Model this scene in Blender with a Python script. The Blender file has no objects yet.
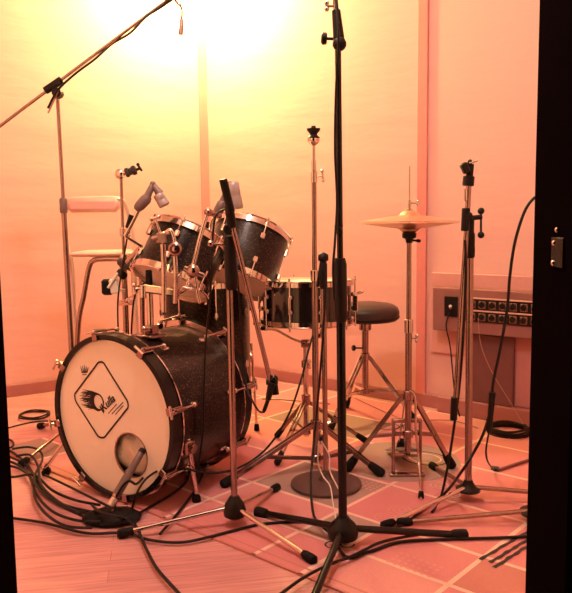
import bpy, math, random
from mathutils import Vector, Matrix
random.seed(7)
SC = bpy.context.scene
COL = SC.collection
V = Vector
PI = math.pi
F = 720.0
CAMH = 0.98
PITCH = math.atan(77/F)
ROLL = math.radians(-0.7)
RM = Matrix.Rotation(PI/2-PITCH, 3, 'X') @ Matrix.Rotation(ROLL, 3, 'Z')
CAM = V((0, 0, CAMH))

# ------------------------------------------------------------ camera
cd = bpy.data.cameras.new('camera')
cam = bpy.data.objects.new('camera', cd); COL.objects.link(cam)
cd.sensor_fit = 'HORIZONTAL'; cd.sensor_width = 36; cd.lens = F/572*36
cd.clip_start = 0.02
cam.matrix_world = Matrix.Translation(CAM) @ RM.to_4x4()
SC.camera = cam
SC.view_settings.view_transform = 'Standard'
SC.view_settings.look = 'None'
SC.view_settings.gamma = 1
SC.view_settings.exposure = 0
SC.view_settings.use_curve_mapping = False

def ray(px, py):
    return RM @ V(((px-286)/F, -(py-296.5)/F, -1))
def G(px, py, z=0.0):            # measured point at height z
    d = ray(px, py); t = (z-CAMH)/d.z
    return CAM + d*t
def P(px, py, D):                # measured point at distance y = D
    d = ray(px, py)
    return CAM + d*(D/d.y)

# ------------------------------------------------------------ materials
MATS = {}
def mat(name, col, rough=0.5, metal=0.0, noise=0.08, scale=30, bump=0.0, bscale=80, coat=0.0, spec=0.5):
    m = bpy.data.materials.new(name); m.use_nodes = True
    nt = m.node_tree; b = nt.nodes['Principled BSDF']
    b.inputs['Roughness'].default_value = rough
    b.inputs['Metallic'].default_value = metal
    b.inputs['Coat Weight'].default_value = coat
    b.inputs['Specular IOR Level'].default_value = spec
    tc = nt.nodes.new('ShaderNodeTexCoord')
    n = nt.nodes.new('ShaderNodeTexNoise'); n.inputs['Scale'].default_value = scale
    nt.links.new(tc.outputs['Object'], n.inputs['Vector'])
    mx = nt.nodes.new('ShaderNodeMix'); mx.data_type = 'RGBA'
    mx.inputs['A'].default_value = tuple(max(0, c*(1-noise)) for c in col)+(1,)
    mx.inputs['B'].default_value = tuple(min(1, c*(1+noise)) for c in col)+(1,)
    nt.links.new(n.outputs['Fac'], mx.inputs['Factor'])
    nt.links.new(mx.outputs['Result'], b.inputs['Base Color'])
    if bump:
        n2 = nt.nodes.new('ShaderNodeTexNoise'); n2.inputs['Scale'].default_value = bscale
        nt.links.new(tc.outputs['Object'], n2.inputs['Vector'])
        bp = nt.nodes.new('ShaderNodeBump'); bp.inputs['Strength'].default_value = bump
        bp.inputs['Distance'].default_value = 0.005
        nt.links.new(n2.outputs['Fac'], bp.inputs['Height'])
        nt.links.new(bp.outputs['Normal'], b.inputs['Normal'])
    m['bsdf'] = 1
    MATS[name] = m
    return m

chrome = mat('chrome', (.74, .65, .62), .09, 1.0, .05)
satin = mat('satin_chrome', (.42, .30, .28), .20, 1.0, .08)
black = mat('black_plastic', (.008, .005, .005), .45, 0, .1, spec=.3)
blackmetal = mat('black_enamel', (.006, .004, .004), .26, 0, .1, spec=.35)
rubber = mat('rubber', (.008, .005, .005), .75, 0, .2, spec=.2)
cablem = mat('cable_jacket', (.010, .006, .006), .5, 0, .2, spec=.3)
headm = mat('drum_head_film', (.96, .86, .76), .45, 0, .02, scale=300)
clearh = mat('tom_head_film', (.90, .72, .62), .35, 0, .08, scale=15)
inkm = mat('printed_ink', (.03, .015, .02), .6, 0, .0)
greym = mat('grey_metal', (.42, .33, .32), .45, .3, .1, scale=200, bump=.2)
micgrey = mat('microphone_body', (.19, .12, .11), .45, .2, .1, scale=100)
palewire = mat('pale_wire', (.85, .7, .62), .5, 0)
vinyl = mat('black_vinyl', (.045, .022, .020), .35, 0, .15, bump=.3, bscale=25)
padm = mat('stool_vinyl', (.80, .46, .40), .5, 0, .08)
pillowm = mat('pillow_cloth', (.92, .75, .68), .9, 0, .2, scale=12, bump=.8, bscale=16)
jambm = mat('black_painted_wood', (.006, .003, .003), .8, 0, .2, scale=8, spec=.05)
jambm.node_tree.nodes['Principled BSDF'].inputs['IOR'].default_value = 1.0
jambm.node_tree.nodes['Principled BSDF'].inputs['Specular IOR Level'].default_value = 0
woodp = mat('stained_wood', (.30, .12, .105), .55, 0, .25, scale=6)
battenm = mat('batten_paint', (.72, .25, .23), .6, 0, .06)
basem = mat('baseboard_wood', (.42, .16, .15), .5, 0, .15, scale=5)
cymm = mat('bronze', (.86, .62, .42), .28, 1.0, .08, scale=9)
cork = mat('felt', (.05, .03, .03), .95, 0)
whitem = mat('white_paint', (.85, .78, .7), .5, 0)
ceilm = mat('ceiling_paint', (.85, .70, .62), .8, 0)

def sparkle():
    m = bpy.data.materials.new('sparkle_wrap'); m.use_nodes = True
    nt = m.node_tree; b = nt.nodes['Principled BSDF']
    tc = nt.nodes.new('ShaderNodeTexCoord')
    v = nt.nodes.new('ShaderNodeTexVoronoi'); v.inputs['Scale'].default_value = 320
    nt.links.new(tc.outputs['Object'], v.inputs['Vector'])
    sp = nt.nodes.new('ShaderNodeSeparateColor'); nt.links.new(v.outputs['Color'], sp.inputs['Color'])
    cr = nt.nodes.new('ShaderNodeValToRGB')
    cr.color_ramp.elements[0].position = .84; cr.color_ramp.elements[0].color = (.008, .004, .004, 1)
    cr.color_ramp.elements[1].position = 1.0; cr.color_ramp.elements[1].color = (.13, .075, .06, 1)
    nt.links.new(sp.outputs['Red'], cr.inputs['Fac'])
    nt.links.new(cr.outputs['Color'], b.inputs['Base Color'])
    b.inputs['Roughness'].default_value = .3; b.inputs['Metallic'].default_value = .2
    b.inputs['Coat Weight'].default_value = .35; b.inputs['Coat Roughness'].default_value = .10; b.inputs['Specular IOR Level'].default_value = .25
    return m
sparkm = sparkle()

def wallmat():
    m = bpy.data.materials.new('fabric_wall'); m.use_nodes = True
    nt = m.node_tree; b = nt.nodes['Principled BSDF']; b.inputs['Roughness'].default_value = .9
    tc = nt.nodes.new('ShaderNodeTexCoord')
    mp = nt.nodes.new('ShaderNodeMapping'); mp.inputs['Scale'].default_value = (1.2, 1.2, 5)
    mp.inputs['Rotation'].default_value = (.25, .1, 0)
    nt.links.new(tc.outputs['Object'], mp.inputs['Vector'])
    n = nt.nodes.new('ShaderNodeTexNoise'); n.inputs['Scale'].default_value = 1.5; n.inputs['Detail'].default_value = 4
    nt.links.new(mp.outputs['Vector'], n.inputs['Vector'])
    n2 = nt.nodes.new('ShaderNodeTexNoise'); n2.inputs['Scale'].default_value = 220
    nt.links.new(tc.outputs['Object'], n2.inputs['Vector'])
    mx = nt.nodes.new('ShaderNodeMix'); mx.data_type = 'RGBA'
    mx.inputs['A'].default_value = (.76, .44, .40, 1); mx.inputs['B'].default_value = (.84, .49, .45, 1)
    nt.links.new(n2.outputs['Fac'], mx.inputs['Factor']); nt.links.new(mx.outputs['Result'], b.inputs['Base Color'])
    bp = nt.nodes.new('ShaderNodeBump'); bp.inputs['Strength'].default_value = .35; bp.inputs['Distance'].default_value = .02
    nt.links.new(n.outputs['Fac'], bp.inputs['Height']); nt.links.new(bp.outputs['Normal'], b.inputs['Normal'])
    return m
wallm = wallmat()

def floormat():
    m = bpy.data.materials.new('laminate'); m.use_nodes = True
    nt = m.node_tree; b = nt.nodes['Principled BSDF']; b.inputs['Roughness'].default_value = .42
    tc = nt.nodes.new('ShaderNodeTexCoord')
    mp = nt.nodes.new('ShaderNodeMapping'); mp.inputs['Rotation'].default_value = (0, 0, math.radians(-10))
    nt.links.new(tc.outputs['Object'], mp.inputs['Vector'])
    br = nt.nodes.new('ShaderNodeTexBrick')
    br.inputs['Scale'].default_value = 1; br.inputs['Brick Width'].default_value = 1.2; br.inputs['Row Height'].default_value = .065
    br.inputs['Mortar Size'].default_value = .0012
    br.inputs['Color1'].default_value = (.70, .30, .30, 1); br.inputs['Color2'].default_value = (.80, .37, .35, 1)
    br.inputs['Mortar'].default_value = (.55, .2, .18, 1)
    nt.links.new(mp.outputs['Vector'], br.inputs['Vector'])
    mp2 = nt.nodes.new('ShaderNodeMapping'); mp2.inputs['Scale'].default_value = (2, 30, 1)
    nt.links.new(mp.outputs['Vector'], mp2.inputs['Vector'])
    n = nt.nodes.new('ShaderNodeTexNoise'); n.inputs['Scale'].default_value = 3; n.inputs['Detail'].default_value = 5
    nt.links.new(mp2.outputs['Vector'], n.inputs['Vector'])
    mx = nt.nodes.new('ShaderNodeMix'); mx.data_type = 'RGBA'; mx.blend_type = 'MULTIPLY'; mx.inputs['Factor'].default_value = .55
    cr = nt.nodes.new('ShaderNodeValToRGB')
    cr.color_ramp.elements[0].position = .3; cr.color_ramp.elements[0].color = (.6, .5, .5, 1)
    cr.color_ramp.elements[1].position = .65; cr.color_ramp.elements[1].color = (1, 1, 1, 1)
    nt.links.new(n.outputs['Fac'], cr.inputs['Fac'])
    nt.links.new(br.outputs['Color'], mx.inputs['A']); nt.links.new(cr.outputs['Color'], mx.inputs['B'])
    nt.links.new(mx.outputs['Result'], b.inputs['Base Color'])
    return m
floorm = floormat()
def rugmat(name, col, n=.12):
    return mat(name, col, .95, 0, n, scale=260, bump=.5, bscale=400)
rugs = [rugmat('rug_red', (.73, .25, .255)), rugmat('rug_salmon', (.78, .31, .30)), rugmat('rug_tan', (.45, .27, .23), .2),
        rugmat('rug_cream', (.93, .58, .50)), rugmat('rug_dark', (.06, .03, .03)), rugmat('rug_brown', (.62, .22, .19))]

# ------------------------------------------------------------ mesh builder
def frame(u):
    u = V(u).normalized()
    a = V((0, 0, 1)) if abs(u.z) < .9 else V((1, 0, 0))
    x = a.cross(u).normalized(); y = u.cross(x)
    return x, y, u

class MB:
    def __init__(s): s.v = []; s.f = []; s.mi = []
    def add(s, vs, fs, mi=0):
        o = len(s.v); s.v += [V(p) for p in vs]
        for f in fs: s.f.append([i+o for i in f]); s.mi.append(mi)
        return s
    def lathe(s, org, axis, prof, n=24, mi=0, cap=True):
        x, y, u = frame(axis); org = V(org); vs = []; fs = []
        for (r, h) in prof:
            for k in range(n):
                a = 2*PI*k/n; vs.append(org + (x*math.cos(a)+y*math.sin(a))*r + u*h)
        m = len(prof)
        for j in range(m-1):
            for k in range(n):
                k2 = (k+1) % n
                fs.append([j*n+k, j*n+k2, (j+1)*n+k2, (j+1)*n+k])
        if cap:
            fs.append(list(range(n))[::-1]); fs.append([(m-1)*n+k for k in range(n)])
        return s.add(vs, fs, mi)
    def ring(s, org, axis, prof, n=48, mi=0):      # closed profile revolve
        x, y, u = frame(axis); org = V(org); vs = []; fs = []; m = len(prof)
        for (r, h) in prof:
            for k in range(n):
                a = 2*PI*k/n; vs.append(org + (x*math.cos(a)+y*math.sin(a))*r + u*h)
        for j in range(m):
            j2 = (j+1) % m
            for k in range(n):
                k2 = (k+1) % n
                fs.append([j*n+k, j*n+k2, j2*n+k2, j2*n+k])
        return s.add(vs, fs, mi)
    def cyl(s, a, b, r, r2=None, n=14, mi=0):
        a = V(a); b = V(b); r2 = r if r2 is None else r2
        L = (b-a).length
        e = min(.15*min(r, r2), L*.2)
        return s.lathe(a, b-a, [(r-e, 0), (r, e), (r2, L-e), (r2-e, L)], n, mi)
    def tube(s, pts, r, n=8, mi=0):
        pts = [V(p) for p in pts]; vs = []; fs = []; m = len(pts); px = None
        for i, p in enumerate(pts):
            t = (pts[min(i+1, m-1)]-pts[max(i-1, 0)])
            if t.length < 1e-7: t = V((0, 0, 1))
            t.normalize()
            if px is None: x, y, _ = frame(t)
            else:
                x = px - t*px.dot(t)
                x = x.normalized() if x.length > 1e-5 else frame(t)[0]
                y = t.cross(x)
            px = x
            for k in range(n):
                a = 2*PI*k/n; vs.append(p+(x*math.cos(a)+y*math.sin(a))*r)
        for i in range(m-1):
            for k in range(n):
                k2 = (k+1) % n; fs.append([i*n+k, i*n+k2, (i+1)*n+k2, (i+1)*n+k])
        fs.append(list(range(n))[::-1]); fs.append([(m-1)*n+k for k in range(n)])
        return s.add(vs, fs, mi)
    def box(s, c, dims, axes=None, mi=0, bev=0.0):
        c = V(c); X, Y, Z = axes if axes else (V((1, 0, 0)), V((0, 1, 0)), V((0, 0, 1)))
        X = V(X).normalized(); Y = V(Y).normalized(); Z = V(Z).normalized()
        hx, hy, hz = [d/2 for d in dims]
        if bev <= 0:
            vs = [c+X*hx*i+Y*hy*j+Z*hz*k for i in (-1, 1) for j in (-1, 1) for k in (-1, 1)]
            return s.add(vs, [[0, 1, 3, 2], [4, 6, 7, 5], [0, 4, 5, 1], [2, 3, 7, 6], [0, 2, 6, 4], [1, 5, 7, 3]], mi)
        b = bev; vs = []; prof = [(hx-b, hy-b, -hz), (hx, hy, -hz+b), (hx, hy, hz-b), (hx-b, hy-b, hz)]
        for (a, d, z) in prof:
            q = min(b, a*.9, d*.9)
            for (i, j) in [(-1, -1), (1, -1), (1, 1), (-1, 1)]:
                if i*j > 0:
                    l = [(a*i, (d-q)*j), ((a-q)*i, d*j)]
                else:
                    l = [((a-q)*i, d*j), (a*i, (d-q)*j)]
                for (xx, yy) in l: vs.append(c+X*xx+Y*yy+Z*z)
        fs = []
        for j in range(3):
            for k in range(8):
                k2 = (k+1) % 8; fs.append([j*8+k, j*8+k2, (j+1)*8+k2, (j+1)*8+k])
        fs.append(list(range(8))[::-1]); fs.append([24+k for k in range(8)])
        return s.add(vs, fs, mi)
    def sphere(s, c, r, n=14, mi=0, sc=(1, 1, 1), axes=None):
        X, Y, Z = axes if axes else (V((1, 0, 0)), V((0, 1, 0)), V((0, 0, 1)))
        vs = []; fs = []; c = V(c); m = n//2
        for j in range(1, m):
            t = PI*j/m
            for k in range(n):
                a = 2*PI*k/n
                vs.append(c+X*r*sc[0]*math.sin(t)*math.cos(a)+Y*r*sc[1]*math.sin(t)*math.sin(a)+Z*r*sc[2]*math.cos(t))
        for j in range(m-2):
            for k in range(n):
                k2 = (k+1) % n; fs.append([j*n+k, j*n+k2, (j+1)*n+k2, (j+1)*n+k])
        o = len(vs); vs.append(c+Z*r*sc[2]); vs.append(c-Z*r*sc[2])
        for k in range(n):
            k2 = (k+1) % n
            fs.append([o, k2, k]); fs.append([o+1, (m-2)*n+k, (m-2)*n+k2])
        return s.add(vs, fs, mi)

def smooth(pts, k=8, closed=False):          # Catmull-Rom
    pts = [V(p) for p in pts]; out = []; n = len(pts)
    rng = n if closed else n-1
    for i in range(rng):
        if closed: p0, p1, p2, p3 = pts[i-1], pts[i], pts[(i+1) % n], pts[(i+2) % n]
        else:
            p0 = pts[max(i-1, 0)]; p1 = pts[i]; p2 = pts[i+1]; p3 = pts[min(i+2, n-1)]
        for j in range(k):
            t = j/k
            out.append(.5*((2*p1)+(p2-p0)*t+(2*p0-5*p1+4*p2-p3)*t*t+(3*p1-p0-3*p2+p3)*t**3))
    out.append(pts[0] if closed else pts[-1])
    return out

def wloc(o):
    p = V((0, 0, 0))
    while o is not None: p = p+o.location; o = o.parent
    return p
def build(name, mb, m, parent=None, ang=40):
    me = bpy.data.meshes.new(name)
    if parent is not None: off = wloc(parent)
    else:
        xs = [p.x for p in mb.v]; ys = [p.y for p in mb.v]; zs = [p.z for p in mb.v]
        off = V(((min(xs)+max(xs))/2, (min(ys)+max(ys))/2, min(zs)))
    me.from_pydata([tuple(p-off) for p in mb.v], [], mb.f)
    ms = m if isinstance(m, (list, tuple)) else [m]
    for q in ms: me.materials.append(q)
    for i, p in enumerate(me.polygons): p.material_index = mb.mi[i]; p.use_smooth = True
    me.update(); me.validate()
    try: me.set_sharp_from_angle(angle=math.radians(ang))
    except Exception: pass
    o = bpy.data.objects.new(name, me); COL.objects.link(o)
    if parent is not None: o.parent = parent
    else: o.location = off
    return o
def thing(name, label, cat, loc, group=None):
    o = bpy.data.objects.new(name, None); COL.objects.link(o)
    o.location = loc; o.empty_display_size = .05
    o['label'] = label; o['category'] = cat
    if group: o['group'] = group
    return o
def tag(o, label, cat, group=None):
    o['label'] = label; o['category'] = cat
    if group: o['group'] = group
    return o
def struct(name, mb, m, ang=40):
    o = build(name, mb, m, None, ang); o['kind'] = 'structure'; return o

# ------------------------------------------------------------ room
CORN = V((-.512, 4.72, 0))
DL = V((-1.029, -.70, 0)).normalized(); DR = V((1.612, -1.34, 0)).normalized()
LEND = CORN + DL*2.6
REND = CORN + DR*3.9
HT = 2.62
NR = V((DR.y, -DR.x, 0)).normalized()          # into the room from the right wall
if NR.y > 0: NR = -NR
NL = V((DL.y, -DL.x, 0)).normalized()
if NL.y > 0: NL = -NL
def wall(name, a, b, nrm, th=.08, m=wallm):
    mb = MB(); d = (b-a); L = d.length; c = (a+b)/2 - nrm*th/2 + V((0, 0, HT/2))
    mb.box(c, (L+.08, th, HT), (d.normalized(), nrm, V((0, 0, 1))))
    return struct(name, mb, m)
wall('wall_left', CORN, LEND, NL)
wall('wall_right', CORN, REND, NR)
FY = 1.25
wall('wall_far_left', LEND, V((LEND.x, FY, 0)), V((1, 0, 0)))
wall('wall_far_right', REND, V((REND.x, FY, 0)), V((-1, 0, 0)))
JL, JR = -.503, .436                            # door opening
mb = MB()
y0, y1 = 1.10, FY
x0, x1 = LEND.x-.1, REND.x+.1
mb.box(((x0+JL-.09)/2, (y0+y1)/2, HT/2), (JL-.09-x0, y1-y0, HT))
mb.box(((x1+JR+.09)/2, (y0+y1)/2, HT/2), (x1-JR-.09, y1-y0, HT))
mb.box(((JL+JR)/2, (y0+y1)/2, (2.15+HT)/2), (JR-JL+.18, y1-y0, HT-2.15))
struct('wall_front', mb, ceilm)
mb = MB(); mb.box(((x0+x1)/2, 3.0, -.02), (x1-x0, 4.6, .04)); struct('floor', mb, floorm)
mb = MB(); mb.box(((x0+x1)/2, 3.0, HT+.03), (x1-x0, 4.6, .06)); struct('ceiling', mb, ceilm)
# black door frame with mouldings
def jamb(name, x, s):
    mb = MB()
    mb.box((x+s*.045, 1.175, 1.075), (.09, .19, 2.15), bev=.004)
    mb.box((x+s*.030, 1.07, 1.075), (.03, .03, 2.15), bev=.006)
    mb.box((x+s*.075, 1.065, 1.075), (.035, .05, 2.15), bev=.010)
    mb.box((x+s*.115, 1.06, 1.075), (.02, .035, 2.15), bev=.006)
    mb.box((x+s*.20, 1.07, 1.075), (.15, .02, 2.15), bev=.004)
    mb.cyl((x+s*.006, 1.10, 0), (x+s*.006, 1.10, 2.15), .005, n=8)
    return struct(name, mb, jambm)
jl = jamb('door_1', JL, -1)
jr = jamb('door_2', JR, 1)
mb = MB(); mb.box(((JL+JR)/2, 1.175, 2.16), (JR-JL+.18, .19, .06), bev=.004); struct('trim_1', mb, jambm)
# strike plate with screws on the right jamb
pc = V((JR, 1.14, .98))
mb = MB()
zt = .98-(238-217)*1.15/F; zb = .98-(268-217)*1.15/F
mb.box((JR-.0015, 1.15, (zt+zb)/2), (.003, .05, zt-zb), bev=.001)
hinge = build('strike_plate', mb, blackmetal, jr)
for (px, py) in ((557, 230), (554, 243), (553, 263)):
    d = ray(px, py); t = (JR-.003)/d.x; q = CAM+d*t
    mb = MB(); mb.lathe(q, (-1, 0, 0), [(.0045, 0), (.0045, .001), (.0025, .003), (.0005, .0035)], 12)
    build('screw', mb, chrome, jr)

# vertical battens
def batten(name, px, D0, w, nrm, dirv, th=.015, base=None):
    mb = MB(); c = base + nrm*th/2 + V((0, 0, HT/2))
    mb.box(c, (w, th, HT), (dirv, nrm, V((0, 0, 1))), bev=.003)
    return struct(name, mb, battenm)
b1 = V((CORN.x, CORN.y, 0)) + (NL+NR).normalized()*.01
mb = MB(); mb.box(b1+V((0, 0, HT/2)), (.055, .03, HT), (V((1, 0, 0)), V((0, 1, 0)), V((0, 0, 1))), bev=.003); struct('trim_2', mb, battenm)
def onwall(px, A=CORN, Dv=DR):                  # ground point of the wall plane seen in column px
    d = ray(px, 400); n = V((Dv.y, -Dv.x, 0))
    t = (A-CAM).dot(n)/d.dot(n)
    q = CAM+d*t; return V((q.x, q.y, 0))
def wallpt(px, py, A=CORN, Dv=DR, off=0.0, nrm=None):
    n = V((Dv.y, -Dv.x, 0)).normalized()
    A2 = A+(nrm*off if nrm is not None else V((0, 0, 0)))
    d = ray(px, py); t = (A2-CAM).dot(n)/d.dot(n)
    return CAM+d*t
q1, q2 = onwall(416.5), onwall(426)
batten('trim_3', 0, 0, (q2-q1).length, NR, DR, base=(q1+q2)/2)
for nm, a, b, nr, dv in (('baseboard_left', CORN, LEND, NL, DL), ('baseboard_right', CORN, REND, NR, DR)):
    mb = MB(); L = (b-a).length
    mb.box((a+b)/2+nr*.008+V((0, 0, .034)), (L, .016, .068), (dv, nr, V((0, 0, 1))), bev=.003)
    struct(nm, mb, basem)
# ledge of the panel recess in the right wall
def wallbox(name, pxa, pxb, z0, z1, th, m, off=0, parent=None, bev=.003, st=True):
    a, b = onwall(pxa), onwall(pxb)
    mb = MB(); mb.box((a+b)/2+NR*(off+th/2)+V((0, 0, (z0+z1)/2)), ((b-a).length, th, z1-z0), (DR, NR, V((0, 0, 1))), bev=bev)
    return struct(name, mb, m) if st else build(name, mb, m, parent)
def zw(px, py): return wallpt(px, py).z
wallbox('trim_4', 443, 570, 0, .078, .05, basem, .016)
surr = wallbox('trim_5', 432, 600, zw(480, 357), zw(480, 274), .02, mat('panel_surround', (.68, .32, .30), .7), 0)
wp = wallbox('trim_6', 474, 516, .078, zw(480, 333), .03, mat('dark_wood_panel', (.19, .07, .065), .5, 0, .35, scale=5), .02)
wallbox('trim_7', 516, 600, .078, zw(520, 334), .022, mat('pink_panel', (.55, .22, .21), .6), .0)
for px in (480, 490, 500, 508):
    pass

# patch panel
a, b = onwall(441), onwall(590)
PZ0, PZ1 = zw(470, 330), zw(470, 287)
pp = thing('patch_panel', 'wall-mounted wooden box with two rows of sound sockets beside the doorway', 'patch panel', (a+b)/2+V((0, 0, PZ0)))
mb = MB(); zc = (PZ0+PZ1)/2; cc = (a+b)/2; L = (b-a).length; OFF = .03; TH = .07
mb.box(cc+NR*(OFF+TH/2)+V((0, 0, zc)), (L, TH, PZ1-PZ0), (DR, NR, V((0, 0, 1))), bev=.004)
build('housing', mb, woodp, pp)
FO = OFF+TH
def facept(px, py, off=FO): return wallpt(px, py, CORN, DR, off, NR)
p00 = facept(445, 296); p11 = facept(458, 317)
mb = MB(); c = (p00+p11)/2; w = (V((p11.x, p11.y, 0))-V((p00.x, p00.y, 0))).length
mb.box(c+NR*.004, (w, .008, p00.z-p11.z), (DR, NR, V((0, 0, 1))), bev=.002); mp_ = build('mains_plate', mb, black, pp)
mb = MB(); k = facept(451, 308); mb.cyl(k, k+NR*.03+V((.01, 0, .012)), .008, n=10); build('plug', mb, greym, mp_)
e0 = facept(466, 297); e1 = facept(575, 310)
fz1 = facept(500, 299).z; fz0 = facept(500, 324).z
c = V(((e0.x+e1.x)/2, (e0.y+e1.y)/2, (fz0+fz1)/2)); w = (V((e1.x, e1.y, 0))-V((e0.x, e0.y, 0))).length
mb = MB(); mb.box(c+NR*.003, (w, .006, fz1-fz0), (DR, NR, V((0, 0, 1))), bev=.001)
fp = build('face_plate', mb, black, pp)
hz = (fz1-fz0)/2
for r in range(2):
    zz = fz1-hz*(r+.5)
    mb = MB(); cz = c.copy(); cz.z = fz1-hz*r-.004 if r else fz1-.003
    mb.box(cz+NR*.008, (w, .006, .007), (DR, NR, V((0, 0, 1))), bev=.001); build('marking_strip', mb, mat('label_strip', (.75, .42, .35), .5), pp)
    for i in range(9):
        s = -w/2+.035+i*(.0505)
        q = V((c.x, c.y, zz-.004))+DR*s+NR*.006
        if s > w/2-.02: break
        mb = MB(); mb.box(q+NR*.002, (.036, .004, .038), (DR, NR, V((0, 0, 1))), bev=.003)
        so = build('socket', mb, satin, pp)
        mb = MB(); mb.lathe(q+NR*.004, NR, [(.0135, 0), (.0135, .004), (.010, .005)], 16)
        mb.box(q+NR*.006+V((0, 0, .014)), (.008, .004, .006), (DR, NR, V((0, 0, 1))))
        build('jack', mb, black, so)

# ------------------------------------------------------------ rug
A_ = V((math.cos(math.radians(-41.5)), math.sin(math.radians(-41.5)), 0)); B_ = V((-A_.y, A_.x, 0))
RO = V((-.495, 2.36, 0))
def uv(p): r = V(p)-RO; return r.dot(A_), r.dot(B_)
def RG(u, v, z=.006): return RO+A_*u+B_*v+V((0, 0, z))
us = [-1.02, -.75, -.45, .11, .52, .70, 1.04, 1.42, 1.78]
vs_ = [0.0, .21, .42, .725, 1.09, 1.40, 1.72]
colr = {}
mb = MB(); lw = .0075
def rq(u0, u1, v0, v1, mi, z=.006):
    mb.add([RG(u0, v0, z), RG(u1, v0, z), RG(u1, v1, z), RG(u0, v1, z)], [[0, 1, 2, 3]], mi)
tanc = {(3, 2), (4, 1), (0, 0), (2, 4), (6, 3), (5, 5)}
rnd = random.Random(3)
merged = {(4, 2), (4, 3), (4, 4), (4, 5), (1, 2), (6, 1)}
for i in range(len(us)-1):
    for j in range(len(vs_)-1):
        m_ = 2 if (i, j) in tanc else rnd.choice([0, 0, 1])
        if (i, j) == (6, 1): m_ = 5
        ua, ub = us[i]+lw, us[i+1]-lw
        if (i == 5 and j > 1) : ua = us[i]-lw; m_ = lastm
        if (i == 4 and j > 1): ub = us[i+1]-lw
        rq(ua, ub, vs_[j]+lw, vs_[j+1]-lw, m_); lastm = m_
for i, u in enumerate(us):
    if i == 0 or i == len(us)-1: rq(u-(lw if i else 0), u+lw, vs_[0], vs_[-1], 3 if i else 5)
    elif i == 5: rq(u-lw, u+lw, vs_[0]+lw, .42, 3)
    else: rq(u-lw, u+lw, vs_[0]+lw, vs_[-1], 3)
for j, v in enumerate(vs_):
    for i in range(len(us)-1):
        uu = us[i+1]-lw
        ua = us[i]+lw if not (i == 5 and j > 1) else us[i]-lw
        if i == 4 and j > 1: uu = us[i+1]-lw
        rq(ua, uu, max(v-lw, 0), min(v+lw, 1.72), 5 if j == 0 else 3)
# skirt of the rug (its thickness)
c4 = [(us[0], 0), (us[-1], 0), (us[-1], 1.72), (us[0], 1.72)]
for k in range(4):
    a4, b4 = c4[k], c4[(k+1) % 4]
    mb.add([RG(*a4, 0), RG(*b4, 0), RG(*b4), RG(*a4)], [[0, 1, 2, 3]], 5)
# inner border line near the rug edge
mb.add([RG(us[0], .03, .0068), RG(us[-1], .03, .0068), RG(us[-1], .037, .0068), RG(us[0], .037, .0068)], [[0, 1, 2, 3]], 5)
def flatring(c, r0, r1, mi, z=.0072, n=40, a0=0, a1=2*PI, ex=1.0):
    vs = []; fs = []
    for k in range(n+1):
        a = a0+(a1-a0)*k/n
        for r in (r0, r1): vs.append(V((c.x, c.y, z))+A_*(r*math.cos(a))*ex+B_*(r*math.sin(a)))
    for k in range(n): fs.append([2*k, 2*k+1, 2*k+3, 2*k+2])
    mb.add(vs, fs, mi)
def spiral(c, R, turns, w, mi, z=.0074, ph=0):
    vs = []; fs = []; n = 60
    for k in range(n+1):
        t = k/n; a = ph+turns*2*PI*t; r = R*(.15+.85*t)
        for q in (r-w/2, r+w/2): vs.append(V((c.x, c.y, z))+V((math.cos(a), math.sin(a), 0))*q)
    for k in range(n): fs.append([2*k, 2*k+1, 2*k+3, 2*k+2])
    mb.add(vs, fs, mi)
for px, py, ph in ((384, 519, 0), (401, 512, 2), (438, 487, 1), (452, 497, 4)):
    spiral(G(px, py), .042, 2.2, .005, 1 if px < 430 else 3, ph=ph)
def dots(px, py, nu, nv, st, mi):
    c = G(px, py)
    for i in range(nu):
        for j in range(nv):
            p = V((c.x, c.y, .0073))+A_*((i-nu/2)*st)+B_*((j-nv/2)*st)
            q = st*.24
            mb.add([p-A_*q-B_*q, p+A_*q-B_*q, p+A_*q+B_*q, p-A_*q+B_*q], [[0, 1, 2, 3]], mi)
dots(418, 568, 7, 5, .022, 1); dots(372, 486, 9, 5, .02, 1); dots(515, 440, 6, 4, .02, 1); dots(285, 440, 6, 4, .02, 1)
cdisc = G(400, 462)
flatring(cdisc, .0, .24, 2, .0070)
cc_ = G(425, 460)
flatring(cc_, .075, .083, 4, .0076, ex=1.2); flatring(cc_, .052, .058, 3, .0076, ex=1.2)
cc_ = G(388, 428)
flatring(cc_, .050, .056, 4, .0076); flatring(cc_+A_*.1, .050, .056, 4, .0076)
# dark stripes, slightly wavy
for k, (s, e) in enumerate((((480, 562), (529, 533)), ((490, 565), (529, 541)), ((494, 570), (531, 546)))):
    a, b = G(*s), G(*e); n = 24; vs = []; fs = []; d = (b-a).normalized(); nn = V((-d.y, d.x, 0))
    for i in range(n+1):
        p = a+(b-a)*i/n; w = .0058+.0012*math.sin(i*1.3+k)
        p = V((p.x, p.y, .0074))+nn*.0012*math.sin(i*.8); vs += [p-nn*w, p+nn*w]
    for i in range(n): fs.append([2*i, 2*i+1, 2*i+3, 2*i+2])
    mb.add(vs, fs, 4)
# squiggle in the tan cell under the black stand
sq = G(333, 547); flatring(sq, .02, .026, 4, .0074, a0=.5, a1=5.5); flatring(sq+A_*.03+B_*.03, .018, .024, 4, .0074, a0=2, a1=7)
rug = build('area_rug', mb, rugs); tag(rug, 'red patterned rug with pale grid lines and tan blocks under the drum kit', 'rug')

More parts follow.
